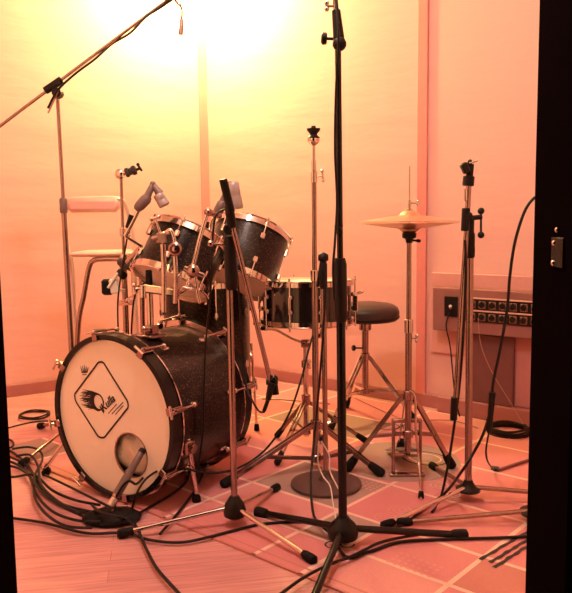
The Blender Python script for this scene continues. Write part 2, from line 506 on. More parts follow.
# ------------------------------------------------------------ generic hardware
def foot(leg, p, d, r=.013, L=.05, m=rubber):
    mb = MB(); d = V(d).normalized(); p = V(p)
    mb.lathe(p-d*L, d, [(r*.8, 0), (r, L*.2), (r*1.15, L*.7), (r*1.15, L), (r*.7, L*1.12)], 14)
    build('rubber_foot', mb, m, leg)
def tbolt(parent, p, d, L=.03, r=.004, wing=.014, m=chrome, name='wing_bolt', knob=False):
    p = V(p); d = V(d).normalized(); x, y, _ = frame(d); mb = MB()
    mb.cyl(p, p+d*L, r, n=10)
    if knob: mb.lathe(p+d*L, d, [(wing*.8, 0), (wing, .003), (wing, .012), (wing*.7, .016)], 12)
    else: mb.cyl(p+d*L-y*wing, p+d*L+y*wing, r*1.1, n=10); mb.sphere(p+d*L-y*wing, r*1.8, 10); mb.sphere(p+d*L+y*wing, r*1.8, 10)
    return build(name, mb, m, parent)

def mic_stand(label, c, feet, hubz, ztop, mpole, mleg, clutchz=None, group=None, top=None, hubm=black, hr=.033, pr=.0095, lr=.0085, name='microphone_stand', footm=rubber, hubflat=False):
    c = V((c[0], c[1], 0)); t = thing(name, label, 'microphone stand', c)
    tp = V(top) if top is not None else V((c.x, c.y, ztop))
    hub = MB()
    if hubflat:
        hub.lathe(c+V((0, 0, hubz-.018)), (0, 0, 1), [(.02, 0), (hr*1.25, .006), (hr*1.3, .014), (hr*.8, .022), (.018, .034), (.014, .045)], 20)
    else:
        hub.lathe(c+V((0, 0, hubz-.035)), (0, 0, 1), [(hr*.6, 0), (hr*1.05, .010), (hr*1.12, .028), (hr*.95, .048), (pr+.010, .064), (pr+.004, .074)], 20)
    build('hub', hub, hubm, t)
    for i, f in enumerate(feet):
        f = V((f[0], f[1], .016)); d = (f-c); d.z = 0; d.normalize()
        s = V((c.x, c.y, hubz))+d*hr*.6
        mb = MB(); mb.cyl(s, f, lr, n=12); lg = build('leg', mb, mleg if not isinstance(mleg, list) else mleg[i], t)
        foot(lg, f+(f-s).normalized()*.012, f-s, r=lr+.0055, L=.045, m=footm)
    b = V((c.x, c.y, hubz))
    ax = (tp-b).normalized()
    if clutchz:
        k = (clutchz-hubz)/(ztop-hubz); cp = b+(tp-b)*k
        mb = MB(); mb.cyl(b, cp, pr, n=16); build('lower_tube', mb, mpole, t)
        mb = MB(); mb.cyl(cp, tp, pr*.68, n=14); build('upper_tube', mb, mpole, t)
    else:
        mb = MB(); mb.cyl(b, tp, pr, n=16); build('pole', mb, mpole, t)
    return t, b, tp, ax
def sleeve(t, a, b, r, m=black, name='clutch'):
    mb = MB(); a = V(a); b = V(b); L = (b-a).length
    mb.lathe(a, b-a, [(r*.8, 0), (r, L*.06), (r*1.05, L*.3), (r, L*.5), (r*1.03, L*.9), (r*.8, L)], 18)
    return build(name, mb, m, t)
def zat(px, py, y): return P(px, py, y).z

# ------------------------------------------------------------ bass drum
BF = P(110.5, 422, 2.45)                         # centre of the front hoop
az = math.radians(33); AX = V((math.sin(az), math.cos(az), 0))
HR = V((math.cos(az), -math.sin(az), 0))       # in-plane, to the photo's right
BR = .284; BF.z = .300
BL = .44
bd = thing('bass_drum', 'large black sparkle bass drum with pale printed front head', 'bass drum', V((BF.x+AX.x*BL/2, BF.y+AX.y*BL/2, 0)))
mb = MB(); mb.ring(BF, AX, [(.272, .03), (.272, BL-.03), (.262, BL-.03), (.262, .03)], 64); sh = build('shell', mb, sparkm, bd)
for k, h0 in (('front_hoop', 0.0), ('rear_hoop', BL-.045)):
    mb = MB(); mb.ring(BF, AX, [(.292, h0), (.292, h0+.045), (.274, h0+.045), (.274, h0)], 64)
    hp = build(k, mb, blackmetal, bd)
    hh = h0+.0455 if h0 == 0 else h0-.0055
    mb = MB(); mb.ring(BF, AX, [(.296, hh), (.296, hh+.005), (.274, hh+.005), (.274, hh)], 64)
    build('metal_ring', mb, chrome, hp)
# front head with port hole
def hp_pt(px, py, off=0.0):                    # point on the head plane
    n = AX; d = ray(px, py); t = (BF+AX*(.012-off)-CAM).dot(n)/d.dot(n); return CAM+d*t
hc = hp_pt(131, 455)
hv = hc-(BF+AX*.012); hcx, hcz = hv.dot(HR), hv.z
def hd(x, z, off=0.0): return BF+AX*(.012-off)+HR*x+V((0, 0, z))
mb = MB(); n = 72; vs = []; fs = []; HRr = .078
for lay, off in ((0, 0), (1, -.002)):
    for k in range(n):
        a = 2*PI*k/n; vs.append(hd(.275*math.cos(a), .275*math.sin(a), off))
    for k in range(n):
        a = 2*PI*k/n; vs.append(hd(hcx+HRr*math.cos(a), hcz+HRr*math.sin(a), off))
for k in range(n):
    k2 = (k+1) % n
    fs.append([k, k2, n+k2, n+k]); fs.append([2*n+k, 3*n+k, 3*n+k2, 2*n+k2]); fs.append([n+k, n+k2, 3*n+k2, 3*n+k])
mb.add(vs, fs); fh = build('front_head', mb, headm, bd)
mb = MB(); mb.ring(hd(hcx, hcz, 0), AX, [(HRr+.0015, -.002), (HRr+.0015, .003), (HRr-.002, .003), (HRr-.002, -.002)], 48); build('port_rim', mb, satin, fh)
mb = MB(); mb.lathe(BF+AX*(BL-.02), AX, [(.27, 0), (.27, .002)], 64); build('batter_head', mb, clearh, bd)
# emblem: rounded lozenge outline
def toh(px, py): q = hp_pt(px, py)-(BF+AX*.012); return q.dot(HR), q.z
def strip(mb, pts, w, off=.0012, closed=False):
    m_ = len(pts); vs = []; fs = []
    for i, p in enumerate(pts):
        a = pts[i-1] if (i or closed) else pts[0]; b = pts[(i+1) % m_] if (i < m_-1 or closed) else pts[-1]
        dx, dz = b[0]-a[0], b[1]-a[1]; l = math.hypot(dx, dz) or 1; nx, nz = -dz/l, dx/l
        ww = w[i] if isinstance(w, list) else w
        vs += [hd(p[0]-nx*ww/2, p[1]-nz*ww/2, off), hd(p[0]+nx*ww/2, p[1]+nz*ww/2, off)]
    for i in range(m_ if closed else m_-1):
        j = (i+1) % m_; fs.append([2*i, 2*i+1, 2*j+1, 2*j])
    mb.add(vs, fs)
loz = [toh(*q) for q in ((98, 363), (104, 363), (127, 400), (128, 408), (105, 437), (98, 436), (77, 403), (75, 394))]
pts = []
for i in range(4):
    a0, a1 = loz[2*i], loz[2*i+1]; nxt = loz[(2*i+2) % 8]
    prev = loz[2*i-1]
    cx, cz = (a0[0]+a1[0])/2, (a0[1]+a1[1])/2
    # round each corner with a quadratic through an outer point
    ox = cx+(cx-(loz[0][0]+loz[4][0])/2)*.06; oz = cz+(cz-(loz[0][1]+loz[4][1])/2)*.06
    for k in range(7):
        t = k/6; pts.append(((1-t)**2*a0[0]+2*t*(1-t)*ox+t*t*a1[0], (1-t)**2*a0[1]+2*t*(1-t)*oz+t*t*a1[1]))
mb = MB(); strip(mb, pts, .0072, closed=True)
# comet Q
qc = toh(98.3, 402); qr = .0265
ring = [(qc[0]+qr*1.0*math.cos(a), qc[1]+qr*1.08*math.sin(a)) for a in [2*PI*k/40+.0 for k in range(41)]]
strip(mb, ring[:-1], [.006+.008*max(0, -math.cos(2*PI*k/40-.5)) for k in range(40)], closed=True)
for k in range(15):
    t = k/14; a = PI*.5+PI*t*.98
    s = (qc[0]+qr*1.02*math.cos(a), qc[1]+qr*1.08*math.sin(a))
    L = .055+.012*math.sin(k*2.1); 
    e = (qc[0]-.090-.009*math.sin(k*3.0)+.03*abs(t-.4), qc[1]+.036-.066*t+.003*math.sin(k*5))
    mid = ((s[0]*.6+e[0]*.4), (s[1]*.5+e[1]*.5)+.002)
    strip(mb, [s, mid, e], [.0075, .005, .0014])
    strip(mb, [mid, (e[0]+.012, e[1]-.006)], [.003, .001])
k0 = toh(100, 406); k1 = toh(104, 413)
strip(mb, [k0, k1], .006)
for (s, e) in (((105, 415), (115.5, 403)), ((108.5, 413.5), (117, 404)), ((112, 414), (123.5, 402)), ((115.5, 414.5), (123.5, 405.5))):
    if s[0] > 106: strip(mb, [toh(*s), toh(*e)], .0034)
em = build('printed_emblem', mb, inkm, fh)
# lettering along the rising line
def lettering(txt, size, org, ang, parent, name='lettering', m=inkm, extr=.0003):
    cu = bpy.data.curves.new('txt', 'FONT'); cu.body = txt; cu.size = size; cu.extrude = extr; cu.shear = .2; cu.offset = size*.025
    o = bpy.data.objects.new('txt', cu); COL.objects.link(o)
    bpy.context.view_layer.update()
    me = bpy.data.meshes.new_from_object(o.evaluated_get(bpy.context.evaluated_depsgraph_get()))
    bpy.data.objects.remove(o)
    mb = MB(); ca, sa = math.cos(ang), math.sin(ang)
    vs = [hd(org[0]+v.co.x*ca-v.co.y*sa, org[1]+v.co.x*sa+v.co.y*ca, .0014+v.co.z) for v in me.vertices]
    mb.add(vs, [list(p.vertices) for p in me.polygons])
    return build(name, mb, m, parent)
o1 = toh(103.5, 412); o2 = toh(115, 401)
lettering('Kulla', .040, o1, math.atan2(o2[1]-o1[1], o2[0]-o1[0]), fh)
# small crown mark
mb = MB(); cr_ = toh(84, 370)
for k in range(5):
    x = cr_[0]-.012+k*.006; strip(mb, [(x*1.0+.004, cr_[1]-.010+k*.001), (cr_[0]-.016+k*.010, cr_[1]+.020-abs(2-k)*.004)], [.0055, .002])
strip(mb, [(cr_[0]-.012, cr_[1]-.010), (cr_[0]+.018, cr_[1]-.006)], .004)
strip(mb, [(cr_[0]-.008, cr_[1]-.018), (cr_[0]+.014, cr_[1]-.015)], .003)
build('crown_mark', mb, inkm, fh)
# claws and tension rods
for k in range(8):
    a = math.radians(12+45*k); rad = HR*math.cos(a)+V((0, 0, math.sin(a))); tan = -HR*math.sin(a)+V((0, 0, math.cos(a)))
    for side in (0, 1):
        if side == 0: h, s = 0.0, 1
        else: h, s = BL, -1
        q = BF+AX*h; mb = MB()
        mb.box(q+AX*s*.006+rad*.286-AX*s*.009, (.026, .006, .03), (tan, AX, rad), bev=.002)
        mb.box(q+AX*s*.022+rad*.297, (.022, .056, .008), (tan, AX, rad), bev=.002)
        mb.cyl(q+AX*s*.0+rad*.306, q+AX*s*.055+rad*.303, .009, .006, n=12)
        cl = build('claw', mb, satin, bd)
        mb = MB(); mb.cyl(q-AX*s*.018+rad*.306, q+AX*s*.105+rad*.303, .0038, n=10)
        mb.cyl(q-AX*s*.018+rad*.306-tan*.022, q-AX*s*.018+rad*.306+tan*.022, .0045, n=10)
        build('tension_rod', mb, chrome, cl)
        mb = MB(); mb.box(q+AX*s*.118+rad*.282, (.018, .034, .022), (tan, AX, rad), bev=.004); mb.sphere(q+AX*s*.105+rad*.300, .010, 12)
        build('lug', mb, chrome, bd)
# spurs
def spur(pa, pf, lab):
    pa = V(pa); pf = V(pf); mb = MB()
    mb.box(pa, (.03, .05, .05), (HR, AX, V((0, 0, 1))), bev=.006); mb.cyl(pa-HR*.02, pa+HR*.03, .016, n=16)
    s = build('spur', mb, satin, bd)
    mb = MB(); mb.cyl(pa+V((0, 0, .03)), pf+V((0, 0, .02)), .0085, n=12); build('spur_leg', mb, chrome, s)
    tbolt(s, pa+V((0, 0, .0)), -AX, .035, name='spur_bolt')
    mb = MB(); mb.lathe(pf, (pa-pf), [(.010, 0), (.016, .006), (.015, .025), (.010, .035)], 14); build('spur_foot', mb, rubber, s)
spur(BF+AX*.104+HR*.262+V((0, 0, -.09)), G(197, 503), 'r')
spur(BF+AX*.104-HR*.262+V((0, 0, -.09)), G(44, 475), 'l')

# pillow inside
mb = MB(); pcn = BF+AX*.105+HR*.06+V((0, 0, -.130)); nn = 30
mb.sphere(pcn, .12, 40, sc=(1.55, .62, .78), axes=(HR, AX, V((0, 0, 1))))
rr = random.Random(2)
for i, p in enumerate(mb.v):
    q = p-pcn
    f_ = 1+.07*math.sin(q.z*75+q.dot(HR)*50)+.07*math.sin(q.dot(HR)*95-q.z*35)
    np_ = pcn+q*f_
    r2 = (np_-BF); rad = math.hypot(r2.dot(HR), r2.z)
    if rad > .255:
        np_ = BF+AX*r2.dot(AX)+(HR*r2.dot(HR)+V((0, 0, r2.z)))*(.255/rad)
    mb.v[i] = np_
pl = build('pillow', mb, pillowm, None, 80); tag(pl, 'crumpled pale pillow stuffed inside the bass drum behind the port hole', 'pillow')

# ------------------------------------------------------------ toms and snare
def drum(name, label, cat, C, u, R, H, nl, shellm=sparkm, topm=headm, botm=clearh, ph=.3, long_lug=False, hoopw=.022):
    u = V(u).normalized(); C = V(C); x, y, _ = frame(u)
    t = thing(name, label, cat, C)
    mb = MB(); mb.ring(C, u, [(R-.006, .006), (R-.006, H-.006), (R-.014, H-.006), (R-.014, .006)], 56); build('shell', mb, shellm, t)
    for nm, h, s in (('top_hoop', H, 1), ('bottom_hoop', 0, -1)):
        mb = MB(); h0 = h-s*.012
        pr = [(R, h0), (R+.005, h0), (R+.004, h0+s*hoopw), (R+.010, h0+s*(hoopw+.003)), (R+.009, h0+s*(hoopw+.006)), (R, h0+s*(hoopw+.005))]
        if s < 0: pr = pr[::-1]
        mb.ring(C, u, pr, 56); build(nm, mb, chrome, t)
    mb = MB(); mb.lathe(C+u*(H+.001), u, [(R-.001, -.004), (R-.003, 0), (R*.5, .0005)], 48); build('batter_head', mb, topm, t)
    mb = MB(); mb.lathe(C-u*.001, -u, [(R-.001, -.004), (R-.003, 0), (R*.5, .0005)], 48); build('resonant_head', mb, botm, t)
    for k in range(nl):
        a = 2*PI*k/nl+ph; r = x*math.cos(a)+y*math.sin(a); tn = u.cross(r)
        def rod(lg, lo):
            mb = MB()
            if lo:
                mb.cyl(C+r*(R+.009)-u*.022, C+r*(R+.009)+u*(H*.3), .0028, n=8); mb.cyl(C+r*(R+.009)-u*.024, C+r*(R+.009)-u*.010, .0045, n=6)
            else:
                mb.cyl(C+r*(R+.009)+u*(H*.7), C+r*(R+.009)+u*(H+.022), .0028, n=8); mb.cyl(C+r*(R+.009)+u*(H+.010), C+r*(R+.009)+u*(H+.024), .0045, n=6)
            mb.box(C+r*(R+.007)+u*(-.009 if lo else H+.009), (.016, .012, .005), (tn, r, u), bev=.001)
            build('tension_rod', mb, chrome, lg)
        if long_lug:
            mb = MB(); mb.cyl(C+r*(R+.010)+u*(H*.32), C+r*(R+.010)+u*(H*.68), .006, n=10)
            for hh in (.32, .68): mb.sphere(C+r*(R+.002)+u*(H*hh), .011, 10)
            lg = build('lug', mb, chrome, t); rod(lg, 1); rod(lg, 0)
        else:
            for hh in (.26, .74):
                mb = MB(); mb.box(C+r*(R+.003)+u*(H*hh), (.018, .018, .030), (tn, r, u), bev=.005)
                lg = build('lug', mb, chrome, t); rod(lg, hh < .5)
    return t
u1 = V((.36, .38, .85)).normalized()
c1 = P(171, 281, 2.68)
tomL = drum('rack_tom', 'smaller left rack tom tilted away over the bass drum, beside the thin cymbal stand', 'tom drum', c1, u1, .148, .180, 6, ph=.1)
u2 = V((.28, .40, .87)).normalized()
c2 = P(237, 281, 2.92)
tomR = drum('rack_tom', 'right rack tom showing its pale underside, behind the thin chrome boom', 'tom drum', c2, u2, .160, .215, 6, ph=.45)
ft = drum('floor_tom', 'dark floor tom standing behind the bass drum below the rack toms', 'floor tom', V((-.350, 3.15, .24)), (0, 0, 1), .195, .47, 8)
ftc = V((-.350, 3.15, 0))
for k in range(3):
    a = 2*PI*k/3+.5; r = V((math.cos(a), math.sin(a), 0)); mb = MB()
    mb.cyl(ftc+r*.215+V((0, 0, .42)), ftc+r*.235+V((0, 0, .03)), .006, n=10); mb.box(ftc+r*.205+V((0, 0, .36)), (.03, .03, .05), bev=.004)
    lg = build('leg', mb, chrome, ft); foot(lg, ftc+r*.235+V((0, 0, .008)), (0, 0, -1), .011, .03)
# tom holder
base = P(151, 343, 2.55)
th = thing('tom_holder', 'chrome double tom holder post rising from the bass drum top', 'tom holder', base)
r_ = base-BF; hgt = .272
bx = r_.dot(HR)
bz = BF.z+math.sqrt(max(.001, .272**2-bx**2)); base = V((base.x, base.y, bz)); th.location = base
mb = MB(); mb.box(base+V((0, 0, .006)), (.085, .075, .012), (HR, AX, V((0, 0, 1))), bev=.004); mb.box(base+V((0, 0, .026)), (.05, .045, .034), (HR, AX, V((0, 0, 1))), bev=.006); build('base_plate', mb, satin, th)
p1 = base+V((0, 0, .03)); ptop = V((base.x, base.y, zat(150, 284, base.y)))
mb = MB(); mb.cyl(p1, ptop, .0125, n=18); build('post', mb, chrome, th)
tbolt(th, base+V((0, 0, .026)), -AX+HR*.3, .05)
mb = MB(); mb.cyl(ptop-V((0, 0, .002)), ptop+V((0, 0, .05)), .013, .011, n=14); build('post_cap', mb, rubber, th)
by = base.y-.05
k1, k2 = P(143, 288, by-.02), P(180, 293, by-.02)
mb = MB(); mb.box((k1+k2)/2, ((k2-k1).length, .035, .028), ((k2-k1), V((0, 1, 0)), V((0, 0, 1))), bev=.005)
mb.cyl(P(143, 285, by-.03), P(143, 298, by-.03), .012, n=14)
build('cross_bracket', mb, chrome, th)
tbolt(th, k1+V((0, 0, .0)), V((-1, -.4, -.1)), .03)
def lrod(pts, D, r=.007, nm='arm'):
    mb = MB(); mb.tube(smooth([P(px, py, D+dd) for (px, py, dd) in pts], 6), r, 12); return build(nm, mb, chrome, th)
# left arm: vertical tube with ratchet, then round tilter
lrod([(164, 312, -.03), (164, 270, -.035), (163, 243, -.04)], by, .0095, 'arm_tube')
mb = MB(); mb.box(P(162, 238, by-.045), (.035, .03, .042), bev=.006); mb.cyl(P(152, 239, by-.05), P(170, 233, by-.05), .008, n=12); a_ = build('ratchet', mb, satin, th); tbolt(a_, P(160, 232, by-.05), V((-.3, -.1, 1)), .05)
lrod([(162, 236, -.045), (170, 230, -.05), (174, 238, -.055), (175, 248, -.06)], by, .0065, 'elbow')
mb = MB(); w0 = P(175, 249, by-.075); mb.lathe(w0+V((0, .022, 0)), (0, -1, 0), [(.014, 0), (.022, .004), (.023, .022), (.017, .026), (.010, .020), (.009, .032), (.003, .034)], 22); build('tilter', mb, satin, th)
lrod([(175, 256, -.06), (176, 275, -.055), (175, 303, -.04)], by, .008, 'tilter_tube')
# right arm up to right tom
lrod([(180, 292, -.02), (186, 287, -.03), (192, 270, -.035), (200, 238, -.02), (207, 214, .0)], by, .0075, 'arm_tube')
mb = MB(); mb.sphere(P(193, 271, by-.05), .024, 16, sc=(1, .8, 1)); mb.cyl(P(184, 268, by-.05), P(204, 276, by-.05), .010, n=12); rt = build('ball_clamp', mb, satin, th); tbolt(rt, P(190, 280, by-.06), V((-.2, -.3, -.8)), .03)
lrod([(195, 276, -.05), (197, 290, -.05), (200, 303, -.045)], by, .0065, 'drop_rod')
mb = MB(); mb.cyl(P(208, 212, by), P(220, 216, by+.06), .011, n=12); mb.sphere(P(208, 212, by), .015, 12); build('tom_mount', mb, satin, th)

# snare
sn_c = V((.088, 3.0, .556))
sn = drum('snare_drum', 'shallow black snare drum on its stand, left of the round stool seat', 'snare drum', sn_c, (.0, .03, 1), .192, .163, 10, long_lug=True, ph=.25, shellm=mat('black_lacquer', (.010, .007, .007), .15, 0, .1, coat=.8), hoopw=.018)
mb = MB(); sx = sn_c+V((.196, -.06, 0))
mb.box(sx+V((0, 0, .08)), (.02, .035, .07), bev=.004); mb.cyl(sx+V((.006, -.02, .12)), sx+V((.03, -.03, .13)), .006, n=10); build('strainer', mb, chrome, sn)
mb = MB(); mb.box(sn_c+V((0, 0, -.006)), (.28, .05, .004)); build('snare_wires', mb, satin, sn)

# snare stand
sc_ = V((sn_c.x-.008, sn_c.y+.02, 0))
ss = thing('snare_stand', 'chrome basket stand carrying the snare drum', 'snare stand', sc_)
mb = MB(); mb.cyl(sc_+V((0, 0, .05)), sc_+V((0, 0, .36)), .012, n=16); build('lower_tube', mb, chrome, ss)
mb = MB(); mb.cyl(sc_+V((0, 0, .36)), sc_+V((0, 0, .47)), .009, n=16); mb.cyl(sc_+V((0, 0, .35)), sc_+V((0, 0, .385)), .018, n=16); build('upper_tube', mb, chrome, ss)
tbolt(ss, sc_+V((0, 0, .37)), (.5, -.8, 0), .03)
mb = MB(); mb.cyl(sc_+V((-.018, 0, .455)), sc_+V((.018, 0, .455)), .018, n=16); build('basket_hub', mb, satin, ss)
for k in range(3):
    a = 2*PI*k/3+2.9; r = V((math.cos(a), math.sin(a), 0)); mb = MB()
    mb.tube(smooth([sc_+V((0, 0, .455)), sc_+r*.06+V((0, 0, .475)), sc_+r*.13+V((0, 0, .51)), sc_+r*.195+V((0, 0, .512)), sc_+r*.219+V((0, 0, .535)), sc_+r*.221+V((0, 0, .56))], 5), .0055, 10)
    ar = build('basket_arm', mb, chrome, ss)
    mb = MB(); mb.cyl(sc_+r*.165+V((0, 0, .515)), sc_+r*.195+V((0, 0, .516)), .009, n=10); mb.cyl(sc_+r*.221+V((0, 0, .53)), sc_+r*.221+V((0, 0, .568)), .008, n=10); build('grip', mb, rubber, ar)
f3 = [G(277, 468), G(277, 440), sc_+V((.26, .02, 0))]
for f in f3:
    f = V((f.x, f.y, .02)); mb = MB(); d = V((f.x-sc_.x, f.y-sc_.y, 0)).normalized(); nn = V((-d.y, d.x, 0))
    for s in (-1, 1): mb.box((sc_+V((0, 0, .21))+f)/2+nn*s*.007, (((f-sc_-V((0, 0, .21))).length), .004, .014), (f-sc_-V((0, 0, .21)), nn, (f-sc_-V((0, 0, .21))).cross(nn)), bev=.001)
    mid = (sc_+V((0, 0, .21))+f)/2; mb.cyl(sc_+V((0, 0, .075)), mid, .005, n=8)
    lg = build('leg', mb, satin, ss); foot(lg, f, f-sc_-V((0, 0, .21)), .012, .055)
mb = MB(); mb.cyl(sc_+V((0, 0, .19)), sc_+V((0, 0, .235)), .020, n=16); build('collar', mb, satin, ss); mb = MB(); mb.cyl(sc_+V((0, 0, .06)), sc_+V((0, 0, .09)), .020, n=16); build('collar', mb, satin, ss)

# ------------------------------------------------------------ double-braced stand helper
def strut_legs(t, c, feet, ztop, zlow, m=satin, r=.007, fr=.016, fl=.06):
    c = V((c.x, c.y, 0))
    for f in feet:
        f = V((f.x, f.y, fr)); a = c+V((0, 0, ztop)); d = V((f.x-c.x, f.y-c.y, 0)).normalized(); nn = V((-d.y, d.x, 0)); a = a+d*.018
        ax = f-a; mb = MB()
        for s in (-1, 1): mb.box((a+f)/2+nn*s*.009, (ax.length, .004, .016), (ax, nn, ax.cross(nn)), bev=.001)
        mid = a+ax*.55; lo = c+V((0, 0, zlow))+d*.015; ax2 = mid-lo
        for s in (-1, 1): mb.box((lo+mid)/2+nn*s*.005, (ax2.length, .003, .013), (ax2, nn, ax2.cross(nn)), bev=.001)
        mb.cyl(mid-nn*.014, mid+nn*.014, .004, n=8)
        lg = build('leg', mb, m, t); foot(lg, f, ax, fr, fl)
    mb = MB(); mb.cyl(c+V((0, 0, ztop-.018)), c+V((0, 0, ztop+.018)), .022, n=18); build('collar', mb, satin, t); mb = MB(); mb.cyl(c+V((0, 0, zlow-.015)), c+V((0, 0, zlow+.015)), .020, n=18); build('collar', mb, satin, t)

# tall straight cymbal stand
CY = 2.74; cc0 = P(316, 440, CY); cc0.z = 0
cs = thing('cymbal_stand', 'tall empty chrome cymbal stand with black cap, passing in front of the snare', 'cymbal stand', cc0)
def cz(py): return zat(316, py, CY)
def colz(z): return V((cc0.x, cc0.y, z))
mb = MB(); mb.cyl(colz(.03), colz(cz(272)), .0125, n=18); build('lower_tube', mb, satin, cs)
mb = MB(); mb.cyl(colz(cz(272)), colz(cz(171)), .0095, n=18); build('middle_tube', mb, satin, cs)
mb = MB(); mb.cyl(colz(cz(171)), colz(cz(143)), .0062, n=14); build('upper_rod', mb, chrome, cs)
mb = MB(); mb.lathe(colz(cz(146)), (0, 0, 1), [(.006, 0), (.020, .012), (.024, .02), (.022, .03)], 18); build('cup', mb, chrome, cs)
mb = MB(); mb.lathe(colz(cz(140)), (0, 0, 1), [(.020, 0), (.024, .008), (.014, .018), (.015, .024), (.024, .034), (.026, .042), (.010, .044), (.008, .052)], 18); build('felt_cap', mb, black, cs)
for z1_, z2_, r in ((183, 171, .0125), (281, 270, .0165)):
    mb = MB(); mb.cyl(colz(cz(z1_)), colz(cz(z2_)), r, n=18); cl = build('clutch', mb, chrome, cs)
    if z1_ < 200: mb = MB(); mb.cyl(colz(cz(171)), colz(cz(160)), .0095, n=14); build('height_lock', mb, chrome, cs)
    tbolt(cl, colz((cz(z1_)+cz(z2_))/2), (1, -.3, .1), .034, wing=.018)
fs3 = [G(223, 489), G(382, 478), V((cc0.x+.03, cc0.y+.36, 0))]
strut_legs(cs, cc0, fs3, .185, .05, satin)

# round base stand
rc = G(326, 487); rc.z = 0
rs = thing('microphone_stand', 'straight mic stand on a dark round disc base beside the tall cymbal stand', 'microphone stand', rc)
mb = MB(); mb.lathe(rc, (0, 0, 1), [(.126, 0.007), (.130, .011), (.129, .018), (.11, .024), (.03, .03), (.018, .045), (.014, .06)], 48); build('disc_base', mb, mat('cast_iron', (.10, .045, .04), .6, .0, .2), rs)
rx = P(323.5, 300, rc.y).x
mb = MB(); mb.cyl(rc+V((0, 0, .04)), V((rx, rc.y, zat(323, 283, rc.y))), .0095, n=16); build('pole', mb, satin, rs)
tz = zat(323, 283, rc.y); tz2 = zat(323, 262, rc.y)
sleeve(rs, (rx, rc.y, tz-.02), (rx, rc.y, tz2), .014)
mb = MB(); mb.sphere((rx, rc.y, tz2+.016), .019, 14); mb.cyl((rx-.018, rc.y, tz2+.016), (rx+.018, rc.y, tz2+.016), .012, n=12); build('swivel', mb, black, rs)
# short boom bent towards the snare
mb = MB(); mb.cyl((rx-.004, rc.y, tz2+.018), (rx-.02, rc.y+.02, tz2-.09), .006, n=10); build('folded_arm', mb, black, rs)

# ------------------------------------------------------------ throne
tc_ = V((.378, 3.42, 0))
dt = thing('drum_throne', 'round black padded drum stool on a chrome tripod beside the snare', 'stool', tc_)
zt_ = .577
mb = MB(); mb.lathe(tc_+V((0, 0, zt_-.085)), (0, 0, 1), [(.11, 0), (.150, .005), (.162, .022), (.163, .045), (.155, .066), (.13, .08), (.07, .088), (.01, .09)], 48); seat = build('seat', mb, vinyl, dt)
mb = MB(); mb.ring(tc_+V((0, 0, zt_-.085)), (0, 0, 1), [(.158, .012), (.163, .016), (.165, .024), (.160, .03)], 48); build('piping', mb, black, seat)
mb = MB(); mb.cyl(tc_+V((0, 0, .14)), tc_+V((0, 0, zt_-.09)), .0165, n=18); mb.cyl(tc_+V((0, 0, zt_-.13)), tc_+V((0, 0, zt_-.083)), .03, n=18); build('post', mb, satin, dt)
strut_legs(dt, tc_, [tc_+V((.24*math.cos(a), .24*math.sin(a), 0)) for a in (math.radians(-12), math.radians(108), math.radians(222))], .32, .15, chrome, fr=.014)
tbolt(dt, tc_+V((0, 0, .36)), (-1, -.2, .05), .05, knob=True, m=black, name='knob')

# ------------------------------------------------------------ hi-hat
HY = 2.65; h0 = P(408, 440, HY); h0.z = 0
hh = thing('hi_hat_stand', 'chrome hi-hat stand with foot pedal, right of the drum stool', 'hi-hat stand', h0)
def hz_(py): return zat(408, py, HY)
def hcol(z): return V((h0.x, h0.y, z))
mb = MB(); mb.cyl(hcol(.10), hcol(hz_(322)), .0125, n=18); build('lower_tube', mb, satin, hh)
mb = MB(); mb.cyl(hcol(hz_(322)), hcol(hz_(242)), .009, n=18); build('upper_tube', mb, satin, hh)
mb = MB(); mb.cyl(hcol(hz_(242)), hcol(hz_(166)), .003, n=10); build('pull_rod', mb, chrome, hh)
mb = MB(); mb.cyl(hcol(hz_(333)), hcol(hz_(319)), .0165, n=18); cl = build('clutch', mb, chrome, hh); tbolt(cl, hcol(hz_(338)), (1, -.3, 0), .03, wing=.01)
mb = MB(); mb.lathe(hcol(hz_(243)), (0, 0, 1), [(.012, 0), (.014, .014), (.026, .02), (.027, .036), (.014, .04), (.012, .046)], 20); sc2 = build('seat_cup', mb, black, hh); tbolt(sc2, hcol(hz_(240)), (1, -.2, -.1), .026, wing=.006, m=black, knob=True)
mb = MB(); mb.cyl(hcol(hz_(216)), hcol(hz_(209)), .012, n=14); mb.cyl(hcol(hz_(209)), hcol(hz_(200)), .006, n=12); rc2 = build('rod_clutch', mb, chrome, hh); tbolt(rc2, hcol(hz_(203)), (1, -.2, 0), .03, wing=.005)
strut_legs(hh, h0, [G(347, 473), G(452, 470), h0+V((.02, .30, 0))], hz_(395), .17, satin)
# pedal frame
fx0, fx1 = P(394, 470, HY-.02), P(421, 470, HY-.02)
mb = MB()
for fx in (fx0.x, fx1.x): mb.box((fx, HY-.0, .115), (.012, .012, .215), bev=.002)
mb.box(((fx0.x+fx1.x)/2, HY, .22), (fx1.x-fx0.x+.012, .014, .014), bev=.002)
mb.box(((fx0.x+fx1.x)/2, HY-.005, .012), (fx1.x-fx0.x+.03, .03, .010), bev=.002)
mb.box(((fx0.x+fx1.x)/2, HY, .085), (fx1.x-fx0.x, .010, .010), bev=.002)
build('pedal_frame', mb, satin, hh)
mb = MB()
for k in range(9): mb.ring(hcol(.095+k*.013), (1, 0, 0) if k % 2 else (0, 1, 0), [(.008, -.002), (.008, .002), (.004, .002), (.004, -.002)], 10)
build('chain', mb, black, hh)
mb = MB(); pa = hcol(.10)+V((0, .02, 0)); pb = h0+V((-.01, .27, .02)); ax = pb-pa
mb.box((pa+pb)/2, (.075, ax.length, .010), (V((1, 0, 0)), ax, V((1, 0, 0)).cross(ax)), bev=.002)
